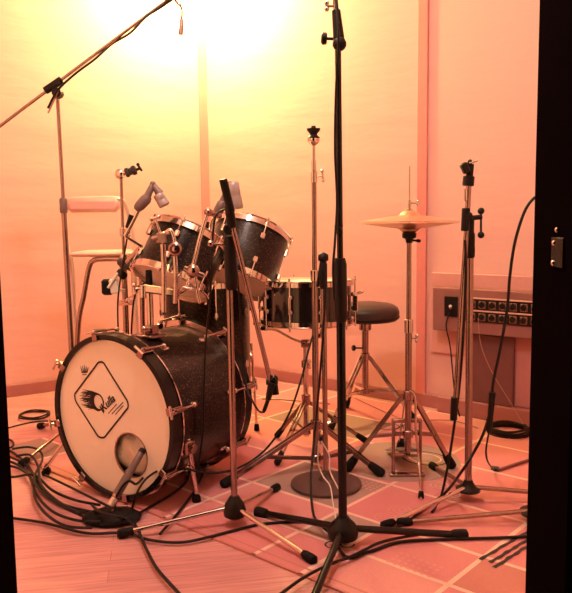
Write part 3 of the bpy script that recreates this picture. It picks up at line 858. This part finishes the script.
for k in range(6): mb.box(pa+ax*(.15+.13*k)+V((0, 0, .008)), (.06, .008, .004), (V((1, 0, 0)), ax, V((1, 0, 0)).cross(ax)))
build('foot_board', mb, greym, hh)
mb = MB(); mb.tube(smooth([P(409, 391, HY-.03), P(415, 398, HY-.04), P(416, 430, HY-.05), P(419, 465, HY-.06), G(421, 499, .012)], 6), .0045, 10); rd = build('spring_rod', mb, chrome, hh)
mb = MB(); q = G(421, 500); q.z = .012; mb.lathe(q-V((0, 0, .012)), (0, 0, 1), [(.009, .006), (.011, .01), (.009, .03)], 12); build('rod_tip', mb, rubber, rd)
# cymbals
for (zc0, s, lab) in ((hz_(222)+.004, 1, 'upper bronze hi-hat cymbal, facing up on the hi-hat stand'), (hz_(222)-.004, -1, 'lower bronze hi-hat cymbal, facing down under its twin')):
    mb = MB(); R = .180
    prof = [(.006, .038), (.022, .036), (.034, .026), (.042, .020), (.075, .016), (.11, .011), (.15, .005), (R, 0)]
    vsn = [(r, h*s) for (r, h) in prof]; full = vsn+[(r, (h-.0014)*s) for (r, h) in prof[::-1]]
    mb.ring(hcol(zc0), (0, 0, 1), full, 64)
    o = build('hi_hat_cymbal', mb, cymm); tag(o, lab, 'cymbal')

# ------------------------------------------------------------ front chrome stand with low boom
fc = V((-.155*1.0, 0, 0))
fc = G(235, 527)
ft1, ft2, ft3 = G(123, 538), G(311, 564), G(276, 492)
t, b, tp, ax = mic_stand('chrome mic stand in front of the bass drum with its boom slanting down', fc, [ft1, ft2, ft3], .065, .93, satin, chrome, clutchz=None, pr=.0105, lr=.0075, top=P(229, 262, fc.y), hubm=black)
sleeve(t, P(232, 290, fc.y), P(229.5, 236, fc.y), .0195)
pv = P(229, 229, fc.y-.01)
mb = MB(); mb.sphere(pv, .019, 14); mb.cyl(pv-V((0, .03, 0)), pv+V((0, .025, 0)), .014, n=14); build('swivel', mb, black, t)
tbolt(t, P(226, 245, fc.y-.01), V((-1, -.2, .1)), .04, wing=.010, knob=True, m=satin)
bm_a, bm_b = P(223, 179, fc.y-.06), P(272, 387, fc.y+.03)
mb = MB(); mb.cyl(P(229, 212, fc.y-.042), bm_b, .0075, n=14); build('boom', mb, satin, t)
mb = MB(); mb.cyl(bm_a, P(231, 212, fc.y-.045), .0125, n=16); mb.cyl(P(229, 205, fc.y-.043), P(232, 228, fc.y-.03), .0145, n=14); build('counterweight', mb, black, t)
# microphone on end of boom
mk = thing('microphone', 'small black microphone clipped to the low end of the slanting boom', 'microphone', bm_b)
mb = MB(); mb.cyl(P(266, 382, fc.y+.03), P(278, 381, fc.y+.03), .010, n=14); mb.cyl(P(272, 383, fc.y+.01), P(268, 400, fc.y+.0), .013, .009, n=16); build('body', mb, black, mk)
mb = MB(); mb.cyl(P(274, 380, fc.y+.02), P(276, 395, fc.y+.01), .0105, n=14); mb.sphere(P(274, 379, fc.y+.02), .0135, 12); build('grille', mb, blackmetal, mk)
mb = MB(); mb.cyl(P(268, 400, fc.y), P(264, 411, fc.y), .0065, n=12); build('connector', mb, black, mk)

# ------------------------------------------------------------ tom microphones
def tom_mic(label, D, arm, body, joint, head, conn, m=micgrey):
    a0 = P(*arm[0], D); t = thing('microphone', label, 'microphone', a0)
    mb = MB(); mb.tube([P(px, py, D) for (px, py) in arm], .0075, 12); build('gooseneck', mb, chrome, t)
    b0, b1 = P(*body[0], D-.005), P(*body[1], D-.005); d = b1-b0
    mb = MB(); L = d.length; mb.lathe(b0, d, [(.010, 0), (.015, .006), (.019, L*.3), (.020, L*.8), (.013, L)], 18); build('body', mb, m, t)
    mb = MB(); j0, j1, j2 = [P(px, py, D-.006) for (px, py) in joint]
    mb.cyl(j0, j1, .014, .010, n=12); mb.cyl(j1, j2, .010, .016, n=12); mb.sphere(j1, .0115, 12); build('swivel_yoke', mb, m, t)
    h0_, h1_ = P(*head[0], D-.006), P(*head[1], D-.006); d = h1_-h0_; L = d.length
    mb = MB(); mb.lathe(h0_, d, [(.017, 0), (.020, .004), (.020, L*.45), (.0185, L*.5), (.0205, L*.55), (.0205, L*.92), (.017, L)], 20); build('grille', mb, greym, t)
    mb = MB(); mb.cyl(P(*conn[0], D), P(*conn[1], D), .008, .011, n=12); build('connector', mb, black, t)
    return t
TD = 2.60
m1 = tom_mic('grey angled microphone aimed down at the left rack tom', TD, [(125, 236), (134, 219), (140, 207)], [(136, 210), (149, 196)], [(147, 197), (153, 184), (160, 194)], [(158, 194), (165, 206)], [(127, 228), (132, 215)])
m2 = tom_mic('grey angled microphone over the right rack tom beside the black boom end', 2.66, [(208, 236), (211, 222), (216, 213)], [(216, 215), (224, 201)], [(222, 203), (230, 184), (235, 196)], [(233, 182), (238, 209)], [(208, 232), (206, 222)])

# ------------------------------------------------------------ left thin cymbal stand behind tom
LD = 3.02; l0 = P(126, 330, LD); l0.z = 0
ls = thing('cymbal_stand', 'thin chrome cymbal stand with bright tilter, left of the rack toms', 'cymbal stand', l0)
ltop = P(121, 177, LD); lb = V((l0.x, l0.y, .03))
def lat(py): z = zat(123, py, LD); k = (z-.03)/(ltop.z-.03); return lb+(ltop-lb)*k
mb = MB(); mb.cyl(lb, lat(258), .0125, n=16); build('lower_tube', mb, satin, ls)
mb = MB(); mb.cyl(lat(258), ltop, .0065, n=14); build('upper_tube', mb, satin, ls)
mb = MB(); mb.cyl(lat(262), lat(254), .017, n=14); build('clutch', mb, chrome, ls); mb = MB(); mb.cyl(lat(236), lat(228), .014, n=14); cl = build('clutch', mb, chrome, ls); tbolt(cl, lat(232), (1, -.3, 0), .03)
mb = MB(); q = P(120, 174, LD); mb.lathe(q+V((0, .012, 0)), (0, -1, 0), [(.016, 0), (.021, .004), (.021, .018), (.016, .022), (.006, .026)], 20); mb.cyl(q, P(126, 172, LD), .010, n=12); build('tilter', mb, chrome, ls)
mb = MB(); mb.cyl(P(125.5, 173, LD), P(129, 172, LD), .020, n=16); mb.cyl(P(129, 172, LD), P(132, 171, LD), .015, n=16); mb.cyl(P(132, 171, LD), P(136, 169.5, LD), .020, n=16); build('felt', mb, cork, ls)
mb = MB(); mb.cyl(P(136, 170, LD), P(139.5, 168.5, LD), .006, n=10); mb.cyl(P(138, 165, LD), P(142, 171, LD), .005, n=10); mb.sphere(P(138, 164.5, LD), .0075, 10); build('wing_nut', mb, black, ls)
strut_legs(ls, l0, [l0+V((.22*math.cos(a), .22*math.sin(a), 0)) for a in (math.radians(60), math.radians(175), math.radians(-65))], .30, .12)
# side clamp arm carrying the tom microphone
ca = thing('clamp_arm', 'black and chrome clamp arm joining the thin cymbal stand to the left tom mic', 'clamp', P(125, 265, LD-.1))
mb = MB()
mb.cyl(lat(266)+V((0, -.01, 0)), P(127, 262, 2.85), .017, n=14); mb.cyl(P(121, 262, 2.93), P(134, 268, 2.80), .018, n=14); mb.cyl(P(120, 272, 2.93), P(124, 276, 2.9), .017, n=14)
mb.cyl(P(134, 262, 2.8), P(146, 262, 2.70), .014, n=12); mb.sphere(P(141, 263, 2.74), .022, 14); mb.cyl(P(137, 256, 2.76), P(143, 271, 2.72), .012, n=12)
build('clamp', mb, black, ca)
mb = MB(); mb.cyl(P(127, 262, 2.80), P(141, 246, 2.68), .0085, n=12); mb.cyl(P(141, 246, 2.68), P(125, 236, TD), .005, n=10); mb.cyl(P(134, 290, 2.84), P(142, 283, 2.72), .005, n=10); mb.cyl(P(122, 303, 2.92), P(142, 289, 2.72), .005, n=10); mb.cyl(P(119, 303, 2.96), P(131, 302, 2.9), .013, n=12); build('rod', mb, chrome, ca)
mb = MB(); q = P(107.5, 287, 2.95); mb.box(q, (.046, .03, .066), bev=.008); o = build('rubber_block', mb, rubber, ca)
mb = MB(); q = P(114.5, 286, 2.93); mb.box(q, (.034, .03, .060), (V((1, 0, .15)), V((0, 1, 0)), V((-.15, 0, 1))), bev=.004); mb.cyl(P(108, 288, 2.91), P(118, 273, 2.91), .006, n=10); mb.cyl(P(116, 290, 2.92), lat(290), .007, n=10); build('pale_bracket', mb, whitem, ca)

# ------------------------------------------------------------ bar stool by the left wall
SD = 3.45
st = thing('bar_stool', 'tall tubular metal bar stool with small pinkish padded backrest at the left wall', 'stool', G(95, 424))
u_seat = zat(95, 256, SD)
def tubeo(name, pts, r, m, parent): mb = MB(); mb.tube(smooth(pts, 7), r, 12); return build(name, mb, m, parent)
pale = mat('pale_tube', (.80, .62, .52), .3, .4)
tubeo('back_frame', [V((P(79, 410, SD-.02).x, SD-.02, .02)), P(76, 340, SD), P(69, 260, SD), P(65.5, 220, SD), P(65, 205, SD), P(69, 200, SD), P(95, 198.5, SD), P(118, 199, SD+.0), P(126, 206, SD+.02), P(131, 226, SD+.04), P(134, 256, SD+.06), V((P(140, 420, SD+.1).x, SD+.1, .02))], .011, pale, st)
mb = MB(); q = (P(68, 212, SD-.02)+P(119, 198.5, SD-.02))/2; w = P(119, 205, SD).x-P(68, 205, SD).x
mb.box(q, (w, .04, .068), (V((1, .06, 0)), V((-.06, 1, 0)), V((0, 0, 1))), bev=.018); build('backrest', mb, padm, st)
s0, s1 = P(71, 254, SD-.05), P(134, 254, SD-.02)
mb = MB(); mb.box((s0+s1)/2+V((0, .11, 0)), (s1.x-s0.x, .30, .022), bev=.008); build('seat', mb, padm, st)
tubeo('front_frame', [V((P(74, 400, SD-.06).x+.0, SD-.06, .02)), P(78, 330, SD-.06), P(84, 295, SD-.06), P(89, 268, SD-.06), P(94, 260.5, SD-.06), P(104, 259, SD-.06), P(124, 259, SD-.06), P(134, 261, SD-.05), P(141, 275, SD-.05), P(143, 330, SD-.05), V((P(146, 410, SD-.05).x, SD-.05, .02))], .0125, satin, st)
for k, s in enumerate((78, 140)):
    mb = MB(); mb.cyl(P(s, 360, SD-.05), P(s, 360, SD-.05)+V((0, .22, 0)), .009, n=10); build('rung', mb, satin, st)
for k, s in enumerate((72, 132)):
    q = P(s, 256, SD+.2); mb = MB(); mb.cyl(V((q.x, SD+.2, u_seat)), V((q.x, SD+.22, .01)), .010, n=10); build('leg', mb, pale, st)

# ------------------------------------------------------------ tall left boom stand
LB = 3.16
lc = G(76, 441); lc = V((lc.x, LB, 0))
lt = P(57.5, 97, LB)
t, b, tp, ax = mic_stand('tall chrome mic stand at far left whose boom rises across the wall', lc, [G(41, 429), G(23, 467), lc+V((.40, .05, 0))], .09, lt.z, satin, satin, clutchz=zat(63, 205, LB), top=lt, pr=.012, lr=.0085)
k = (zat(63, 205, LB)-.09)/(lt.z-.09); ck = b+(tp-b)*k; sleeve(t, ck-ax*.035, ck+ax*.03, .0165, m=micgrey)
pb_ = P(57.5, 93, LB-.02)
mb = MB(); mb.cyl(pb_-V((0, .02, 0)), pb_+V((0, .03, 0)), .020, n=16); mb.cyl(P(57.5, 99, LB), P(57.5, 95, LB), .013, n=12); build('swivel', mb, black, t)
B0, B1, B2 = P(-25, 145, LB-.03), P(44, 92, LB-.03), P(170, -2, LB-.03)
mb = MB(); mb.cyl(B0, B2, .007, n=12); build('boom', mb, satin, t)
mb = MB(); mb.cyl(P(45, 91, LB-.03), P(62, 79.5, LB-.03), .0165, n=16); build('boom_clamp', mb, black, t)
mb = MB(); mb.cyl(P(58, 92, LB-.04), P(48, 113, LB-.06), .0035, n=8); build('clamp_lever', mb, satin, t)
mb = MB(); mb.cyl(P(165, 1, LB-.03), P(176, -4, LB-.03), .012, n=12); mb.cyl(P(174, -3, LB-.03), P(180, 5, LB-.03), .009, n=12); build('clip', mb, satin, t)
def cable(label, pts, r=.0042, name='cable', m=cablem, k=8, n=8, cat='cable', group=None):
    mb = MB(); mb.tube(smooth(pts, k), r, n); o = build(name, mb, m, None, 80); return tag(o, label, cat, group)
xl = thing('cable_connector', 'small microphone cable plug dangling from the raised boom end near the light', 'connector', P(181, 30, LB-.03))
mb = MB(); mb.cyl(P(181.5, 19, LB-.03), P(181.5, 27, LB-.03), .008, n=12); mb.cyl(P(181.5, 27, LB-.03), P(180.5, 35, LB-.03), .010, n=12); build('shell', mb, satin, xl)
mb = MB(); mb.tube(smooth([P(179, 3, LB-.03), P(182, 10, LB-.03), P(181.5, 20, LB-.03)], 6), .004, 8); build('lead', mb, cablem, xl)
cable('thin cable wound along the raised boom of the tall left stand', [P(48, 108, LB-.03), P(58, 90, LB-.06), P(75, 74, LB-.05), P(95, 59, LB-.05), P(112, 44, LB-.02), P(130, 33, LB-.05), P(146, 17, LB-.05), P(160, 8, LB-.03), P(172, 0, LB-.05)], .005)

# ------------------------------------------------------------ black centre stand
bc = G(343, 548)
t, b, tp, ax = mic_stand('tall black mic stand in the centre foreground on three black legs', bc, [G(260, 517), G(462, 540), V((bc.x-.115, bc.y-.37, 0))], .06, 1.50, blackmetal, blackmetal, clutchz=zat(341, 262, bc.y), top=P(338, 46, bc.y), pr=.013, lr=.0105, hr=.042)
sleeve(t, P(341, 322, bc.y), P(340, 258, bc.y), .0185)
mb = MB(); q = P(339, 41, bc.y-.02); mb.cyl(P(339.5, 46, bc.y-.03), P(336, 10, bc.y-.03), .0165, .012, n=18); mb.sphere(P(339.5, 44, bc.y-.035), .0195, 14); mb.cyl(P(335, 13, bc.y-.03), P(339, 12.5, bc.y-.03), .013, n=12); build('boom_pivot', mb, black, t)
tbolt(t, P(336, 39, bc.y-.02), V((-1, 0, .05)), .025, wing=.017, knob=True, m=black, name='knob')
mb = MB(); mb.cyl(P(337, 20, bc.y-.03), P(333, -25, bc.y-.03), .0075, n=12); build('boom', mb, satin, t)
tbolt(t, P(334, 6, bc.y-.03), V((-1, 0, .0)), .020, wing=.008)
cable('thin cable running down the tall black centre stand', [P(336.5, 0, bc.y-.055), P(338.5, 40, bc.y-.065), P(336, 90, bc.y-.04), P(335, 150, bc.y-.04), P(337, 200, bc.y-.03), P(335, 240, bc.y-.04), P(333, 270, bc.y-.04), P(334.5, 300, bc.y-.03)], .0035)
mb = MB()
for z_ in (226, 233): 
    q = P(338.7, z_, bc.y); mb.ring(q, ax, [(.0125, -.002), (.0125, .002), (.0095, .002), (.0095, -.002)], 14)
build('cable_tie', mb, rubber, t)

# ------------------------------------------------------------ right stand with folded boom
rb = V((.627*1.0, 2.51, 0)); rb = G(468, 501)
t, b, tp, ax = mic_stand('chrome mic stand at right with boom folded down beside its pole', rb, [G(386, 530), rb+V((.42, -.02, 0)), G(433, 470)], .05, .93, satin, [chrome, satin, satin], top=P(470, 245, rb.y), pr=.0125, lr=.008, hubflat=True)
sleeve(t, P(470, 258, rb.y), P(470, 232, rb.y), .016)
mb = MB(); mb.cyl(P(465, 218, rb.y-.03), P(472, 217, rb.y-.03), .016, n=14); mb.cyl(P(470, 234, rb.y), P(470.5, 216, rb.y), .013, n=14); mb.cyl(P(470, 218, rb.y-.03), P(482, 217, rb.y-.03), .008, n=12); build('swivel', mb, black, t)
mb = MB(); mb.cyl(P(481, 212, rb.y-.03), P(481, 235, rb.y-.03), .0035, n=10); mb.sphere(P(481, 211, rb.y-.03), .0115, 14); mb.sphere(P(481, 235, rb.y-.03), .0115, 14); build('t_handle', mb, black, t)
mb = MB(); mb.cyl(P(470, 166, rb.y-.03), P(466.5, 230, rb.y-.035), .0085, n=14); mb.cyl(P(466.5, 230, rb.y-.035), P(455.5, 400, rb.y-.06), .0085, n=14); build('boom', mb, satin, t)
mb = MB(); mb.cyl(P(466, 208, rb.y-.035), P(465, 231, rb.y-.035), .0135, n=14); build('boom_clamp', mb, black, t)
mb = MB(); mb.cyl(P(454.5, 397, rb.y-.06), P(453.5, 420, rb.y-.06), .012, n=16); build('counterweight', mb, black, t)
mb = MB(); mb.cyl(P(468, 186, rb.y-.03), P(469, 176, rb.y-.03), .019, n=14); mb.cyl(P(469.5, 176, rb.y-.03), P(470.5, 164, rb.y-.03), .012, n=12); mb.box(P(465, 168, rb.y-.04), (.022, .03, .036), (V((1, 0, .5)), V((0, 1, 0)), V((-.5, 0, 1))), bev=.004); mb.sphere(P(470, 162, rb.y-.04), .009, 10); build('mic_clip', mb, black, t)
mb = MB(); mb.cyl(P(469, 163, rb.y-.045), P(478, 160.5, rb.y-.045), .004, .0025, n=8); build('clip_spring', mb, chrome, t)
mb = MB(); mb.cyl(P(465.5, 189, rb.y-.035), P(465.8, 201, rb.y-.035), .006, n=10); build('clamp_screw', mb, chrome, t)

# stand behind the right jamb: only one leg reaches into view
q = G(538, 523)
t, b, tp, ax = mic_stand('slim mic stand mostly hidden behind the right door jamb, one leg showing', q, [G(402, 527), q+V((.25, .25, 0)), q+V((.15, -.30, 0))], .042, 1.0, satin, satin, pr=.0095, lr=.0075, hr=.045, hubflat=True)

# ------------------------------------------------------------ kick drum microphone
kb = G(112, 520)
ka = P(116, 496, 2.30); kt = hp_pt(144, 448, .0)
km = thing('microphone', 'long tapered microphone pointing into the bass drum port hole', 'microphone', kb)
d = kt-ka; L = d.length
mb = MB(); mb.lathe(ka, d, [(.012, 0), (.0145, .01), (.0150, L*.35), (.0125, L*.6), (.0115, L*.93), (.006, L)], 18); build('body', mb, micgrey, km)
mb = MB(); mb.cyl(ka-d*.25, ka+d*.08, .0115, n=14); build('connector', mb, pale, km)
mb = MB(); mb.lathe(kt-d*.10, d, [(.0125, 0), (.0128, .004), (.0115, .014)], 18); build('grille', mb, black, km)
mb = MB(); mb.cyl(kb+V((.0, 0, .02)), ka+V((0, 0, .0)), .008, n=12); mb.sphere(ka, .014, 12); build('stem', mb, satin, km)
mb = MB(); mb.sphere(kb+V((0, 0, .012)), .085, 28, sc=(1.15, .85, .24))
for i, p in enumerate(mb.v):
    if p.z < .004: p.z = .004
    p.z += .003*math.sin(p.x*90)*math.cos(p.y*70) if p.z > .01 else 0
build('base', mb, rubber, km)

# ------------------------------------------------------------ cables
def gp(pts, z=.006): return [G(px, py, z) for (px, py) in pts]
cable('black cable running straight across the foreground floor to the right jamb', gp([(-10, 515), (12, 518), (45, 523), (86, 533), (125, 533), (150, 540), (185, 542), (232, 531), (262, 524), (300, 522), (325, 527)], .011)+[G(345, 556, .012)]+gp([(368, 552), (400, 542), (450, 539), (490, 538), (540, 536)], .012), .0048)
cable('black cable curving down to the bottom edge left of centre', gp([(120, 515), (135, 525), (146, 548), (158, 570), (182, 597), (200, 620)], .018), .0050)
cable('black cable emerging from under the black stand toward the bottom edge', gp([(250, 615), (279, 595), (303, 578), (326, 566), (352, 556), (385, 541), (430, 533)], .022), .0045)
cable('cable looping from the kick microphone over the floor and up to the snare', [G(120, 520, .04), P(131, 510, 2.32), P(136, 495, 2.30), P(146, 479, 2.33), P(163, 469, 2.36), P(185, 469, 2.38), P(210, 473, 2.40), P(238, 468, 2.43), P(266, 449, 2.46), P(288, 416, 2.50), P(301, 380, 2.55), P(308, 352, 2.60), P(313, 335, 2.66)], .0040)
cable('short curl of cable under the kick microphone tip', [P(143, 478, 2.30), P(136, 484, 2.27), P(129, 481, 2.27), P(122, 487, 2.28), P(112, 505, 2.30)], .0042)
cable('cable tail curving beneath the right side of the bass drum', gp([(128, 520), (148, 508), (172, 494), (186, 482), (190, 470)], .012), .0045)
cable('cable trailing across the rug beneath the bass drum spur', gp([(160, 534), (178, 513), (195, 490), (205, 470)], .016), .0045)
RY = rc.y
cable('black cable hanging down the round-base stand to the floor', [P(325, 268, RY-.02), P(325, 300, RY-.03), P(322, 350, RY-.03), P(317, 410, RY-.05), P(314, 440, RY-.08), P(311, 480, RY-.18), G(313, 512, .03), G(320, 524, .03), G(330, 533, .03)], .0042)
cable('pale twin wire dangling to the floor by the round disc base, left strand', [P(319, 441, RY-.03), P(318, 462, RY-.04), P(323, 476, RY-.06), P(330, 486, RY-.1), G(333, 503, .012), G(336, 520, .012)], .0024, name='wire', m=palewire)
cable('pale twin wire strand ending beside the black centre pole', [P(321, 441, RY-.03), P(329, 455, RY-.03), P(330, 471, RY-.05), P(337, 486, RY-.08), P(341, 494, RY-.1)], .0024, name='wire', m=palewire)
# right-hand cables
cable('cable hanging from beside the right jamb down past the socket box', [P(540, 197, 2.2), P(533, 199, 2.2), P(524, 213, 2.2), P(515, 242, 2.2), P(510, 275, 2.2), P(507, 310, 2.2), P(500, 350, 2.2), P(494, 378, 2.2), P(492, 394, 2.2)], .0048)
mb = MB(); mb.cyl(P(492.5, 392, 2.2), P(489, 432, 2.2), .0105, .008, n=14); o = build('cable_connector', mb, black); tag(o, 'long black inline cable connector hanging right of the folded-boom stand', 'connector')
cable('thin tail from the inline connector down to its floor plug', [P(489, 432, 2.2), P(486, 450, 2.2), P(488, 462, 2.3), G(494, 470, .015)], .003)
mb = MB(); mb.cyl(G(492, 468, .012), G(499, 470, .012), .010, n=12); mb.box(G(496, 469, .012), (.025, .02, .018), bev=.003); o = build('plug', mb, black); tag(o, 'little black plug lying on the rug near the coiled cable', 'plug')
cable('flat dark lead lying on the rug from the floor plug toward the jamb', gp([(499, 470), (513, 465), (535, 458)], .013), .006, m=mat('brown_lead', (.22, .08, .07), .6))
cable('black cable sweeping down from the inline connector to the folded-boom stand foot', [P(492, 405, 2.2), P(484, 432, 2.2), P(474, 452, 2.2), P(462, 471, 2.2), G(446, 492, .03), G(425, 508, .014), G(400, 526, .012), G(375, 532, .012)], .0048)
cable('black cable dropping straight beside the folded boom to the rug', [P(465, 240, 2.36), P(466, 270, 2.36), P(464, 320, 2.36), P(460, 380, 2.36), P(455, 420, 2.36), P(448, 465, 2.36), G(440, 500, .012), G(432, 512, .012)], .0045)
w1 = facept(451, 312)
cable('thin cable hanging from the left socket of the wall box', [w1+NR*.01, facept(448, 325)+NR*.02, facept(450, 345), facept(452, 365), facept(455, 395)-V((0, 0, .0)), facept(460, 418)], .0035)
cable('fine pale wire hanging diagonally across the dark wood panel', [facept(479, 318)+NR*.01, facept(481, 345), facept(492, 372), facept(512, 405), facept(523, 424)], .0016, m=mat('fine_wire', (.5, .25, .2), .5), name='wire')
# coils
def coil(label, px, py, R, turns, m=cablem, r=.0055, ex=1.0, tail=None):
    c = G(px, py); pts = []; rr = random.Random(int(px))
    for k in range(turns*20+1):
        a = 2*PI*k/20; rad = R*(1+.05*math.sin(k*.37)-.03*(k//20)); pts.append(V((c.x+rad*math.cos(a)*ex, c.y+rad*math.sin(a), .008+.009*(k//20)+.002*math.sin(k))))
    if tail: pts += tail
    mb = MB(); mb.tube(pts, r, 8); o = build('coiled_cable', mb, m, None, 80); return tag(o, label, 'cable')
coil('thick black cable coiled on the rug below the wall socket box', 508, 434, .092, 4)
coil('loose loop of cable on the laminate left of the bass drum', 34, 417, .075, 2, r=.0045)
cable('cable crossing the laminate behind the left loop toward the bass drum', gp([(-12, 434), (8, 428), (28, 423), (45, 421), (60, 422)], .026), .0040)
cable('cable stub curling at the left jamb edge', gp([(-8, 441), (4, 438), (12, 441), (13, 446), (6, 449), (-6, 449)], .008), .0045)
# bundle, left of drum
bund = [
 ([(-10, 447), (8, 450), (25, 462), (36, 478), (50, 495), (70, 508), (95, 516)], 'uppermost cable of the bundle running from the left jamb to the drum'),
 ([(-10, 452), (10, 457), (28, 467), (40, 488), (60, 503), (88, 511), (110, 513)], 'second cable of the bundle left of the bass drum'),
 ([(-8, 457), (14, 463), (28, 474), (37, 495), (52, 511), (75, 520), (100, 522)], 'third cable of the bundle, bulging toward the laminate'),
 ([(-8, 463), (18, 468), (32, 480), (35, 498), (46, 514), (66, 526), (92, 528)], 'lowest cable of the bundle left of the bass drum'),
 ([(-10, 474), (12, 477), (34, 475), (52, 490), (75, 500), (100, 505)], 'cable crossing over the bundle under the left spur'),
 ([(12, 449), (28, 447), (40, 451), (42, 461), (34, 478), (42, 492), (62, 506), (85, 517)], 'looped cable arching over the pale rug corner'),
 ([(16, 456), (30, 455), (38, 466), (41, 484), (56, 500), (80, 514)], 'inner cable of the looped pair by the rug corner'),
]
for i, (pts, lab) in enumerate(bund):
    cable(lab, gp(pts, .010+.006*i), .0048)
cable('cable running from the bundle beneath the bass drum hoop', gp([(45, 475), (70, 487), (92, 498), (112, 508)], .055), .0042)
cable('dark cable draped over the kick microphone base', [G(92, 505, .03), G(100, 512, .05), G(115, 516, .045), G(128, 520, .03), G(140, 533, .018)], .0048)
# cables down from the toms
TYP = fc.y+.02
cable('thin mic cable hanging from the right tom microphone across the bass drum shell', [P(228, 208, 2.40), P(218, 213, 2.36), P(214, 224, 2.36), P(212, 250, 2.38), P(210, 300, 2.40), P(206, 340, 2.42), P(204, 390, 2.42), P(203, 430, 2.42), P(199, 462, 2.42), G(193, 500, .012)], .0038)
cable('thin cable hanging behind the chrome front stand from the tom clamp', [P(231, 240, 2.42), P(236, 262, 2.45), P(240, 310, 2.5), P(243, 350, 2.52), P(246, 385, 2.50), P(252, 400, 2.45), P(259, 411, 2.35), P(264, 412, fc.y)], .0036)
cable('thin cable hanging from the left tom microphone beside its stand', [P(129, 228, 2.61), P(126, 245, 2.66), P(121, 275, 2.86), P(118, 300, 2.90), P(118, 325, 2.90), P(119, 345, 2.9)], .0036)
cable('thin curved cable between the left stand and tom holder post', [P(146, 283, 2.7), P(139, 287, 2.72), P(134, 300, 2.75), P(132, 320, 2.78), P(131, 345, 2.80)], .0036)
cable('fine lead sagging from the snare stand across the rug to the bass drum', gp([(262, 399), (285, 400), (310, 402), (330, 404)], .010), .0022)
cable('fine pale lead on the floor right of the hi-hat', gp([(355, 398), (385, 412), (410, 421), (432, 420), (455, 421), (478, 428)], .010), .0020, m=mat('rose_lead', (.35, .14, .12), .5))

# ------------------------------------------------------------ lamps of the room
def lamp_fix(name, label, c, r):
    t = thing(name, label, 'ceiling light', c)
    mb = MB(); mb.lathe(V(c)+V((0, 0, 0)), (0, 0, -1), [(r*.5, 0), (r*.5, .02), (r*.15, .03), (r*.15, .05)], 24); build('ceiling_plate', mb, whitem, t)
    mb = MB(); mb.ring(V(c)+V((0, 0, -.05)), (0, 0, -1), [(r*.3, 0), (r, .07), (r*.98, .072), (r*.28, .004)], 28); build('lamp_shade', mb, whitem, t)
    return t
def light(kind, loc, power, col, size=.1, rot=None, sy=None):
    l = bpy.data.lights.new('room_light', kind); l.energy = power; l.color = col
    if kind == 'AREA':
        l.size = size
        if sy: l.shape = 'RECTANGLE'; l.size_y = sy
    else: l.shadow_soft_size = size
    o = bpy.data.objects.new('room_light', l); COL.objects.link(o); o.location = loc
    if rot: o.rotation_euler = rot
    return o
c = V((-.53, 4.27, HT)); lamp_fix('ceiling_light', 'small shaded ceiling lamp near the room corner, above the frame', c, .10)
light('POINT', (c.x, c.y, HT-.17), 112, (1, .93, .35), .05)
c = V((-.25, 1.85, HT)); lamp_fix('ceiling_light', 'larger shaded ceiling lamp over the front of the room', c, .16)
light('POINT', (c.x, c.y, HT-.17), 60, (1, .80, .70), .08)

w = bpy.data.worlds.new('world'); SC.world = w; w.use_nodes = True
w.node_tree.nodes['Background'].inputs['Color'].default_value = (.03, .012, .01, 1)
w.node_tree.nodes['Background'].inputs['Strength'].default_value = .3

# ------------------------------------------------------------ groups of repeats
GR = {'microphone_stand': 'microphone stands around the drum kit', 'cymbal_stand': 'empty cymbal stands', 'rack_tom': 'rack toms over the bass drum',
      'microphone': 'microphones aimed at the drums', 'coiled_cable': 'coiled cables on the floor', 'hi_hat_cymbal': 'pair of hi-hat cymbals',
      'ceiling_light': 'ceiling lamps of the room', 'wire': 'thin pale wires', 'cable_connector': 'cable connectors'}
for o in list(SC.objects):
    if o.parent is None and 'label' in o:
        k = o.name.split('.')[0]
        if k == 'cable': o['group'] = 'cables bundled left of the bass drum' if 'bundle' in o['label'] or 'looped' in o['label'] else 'black cables trailing over the floor and stands'
        elif k in GR: o['group'] = GR[k]
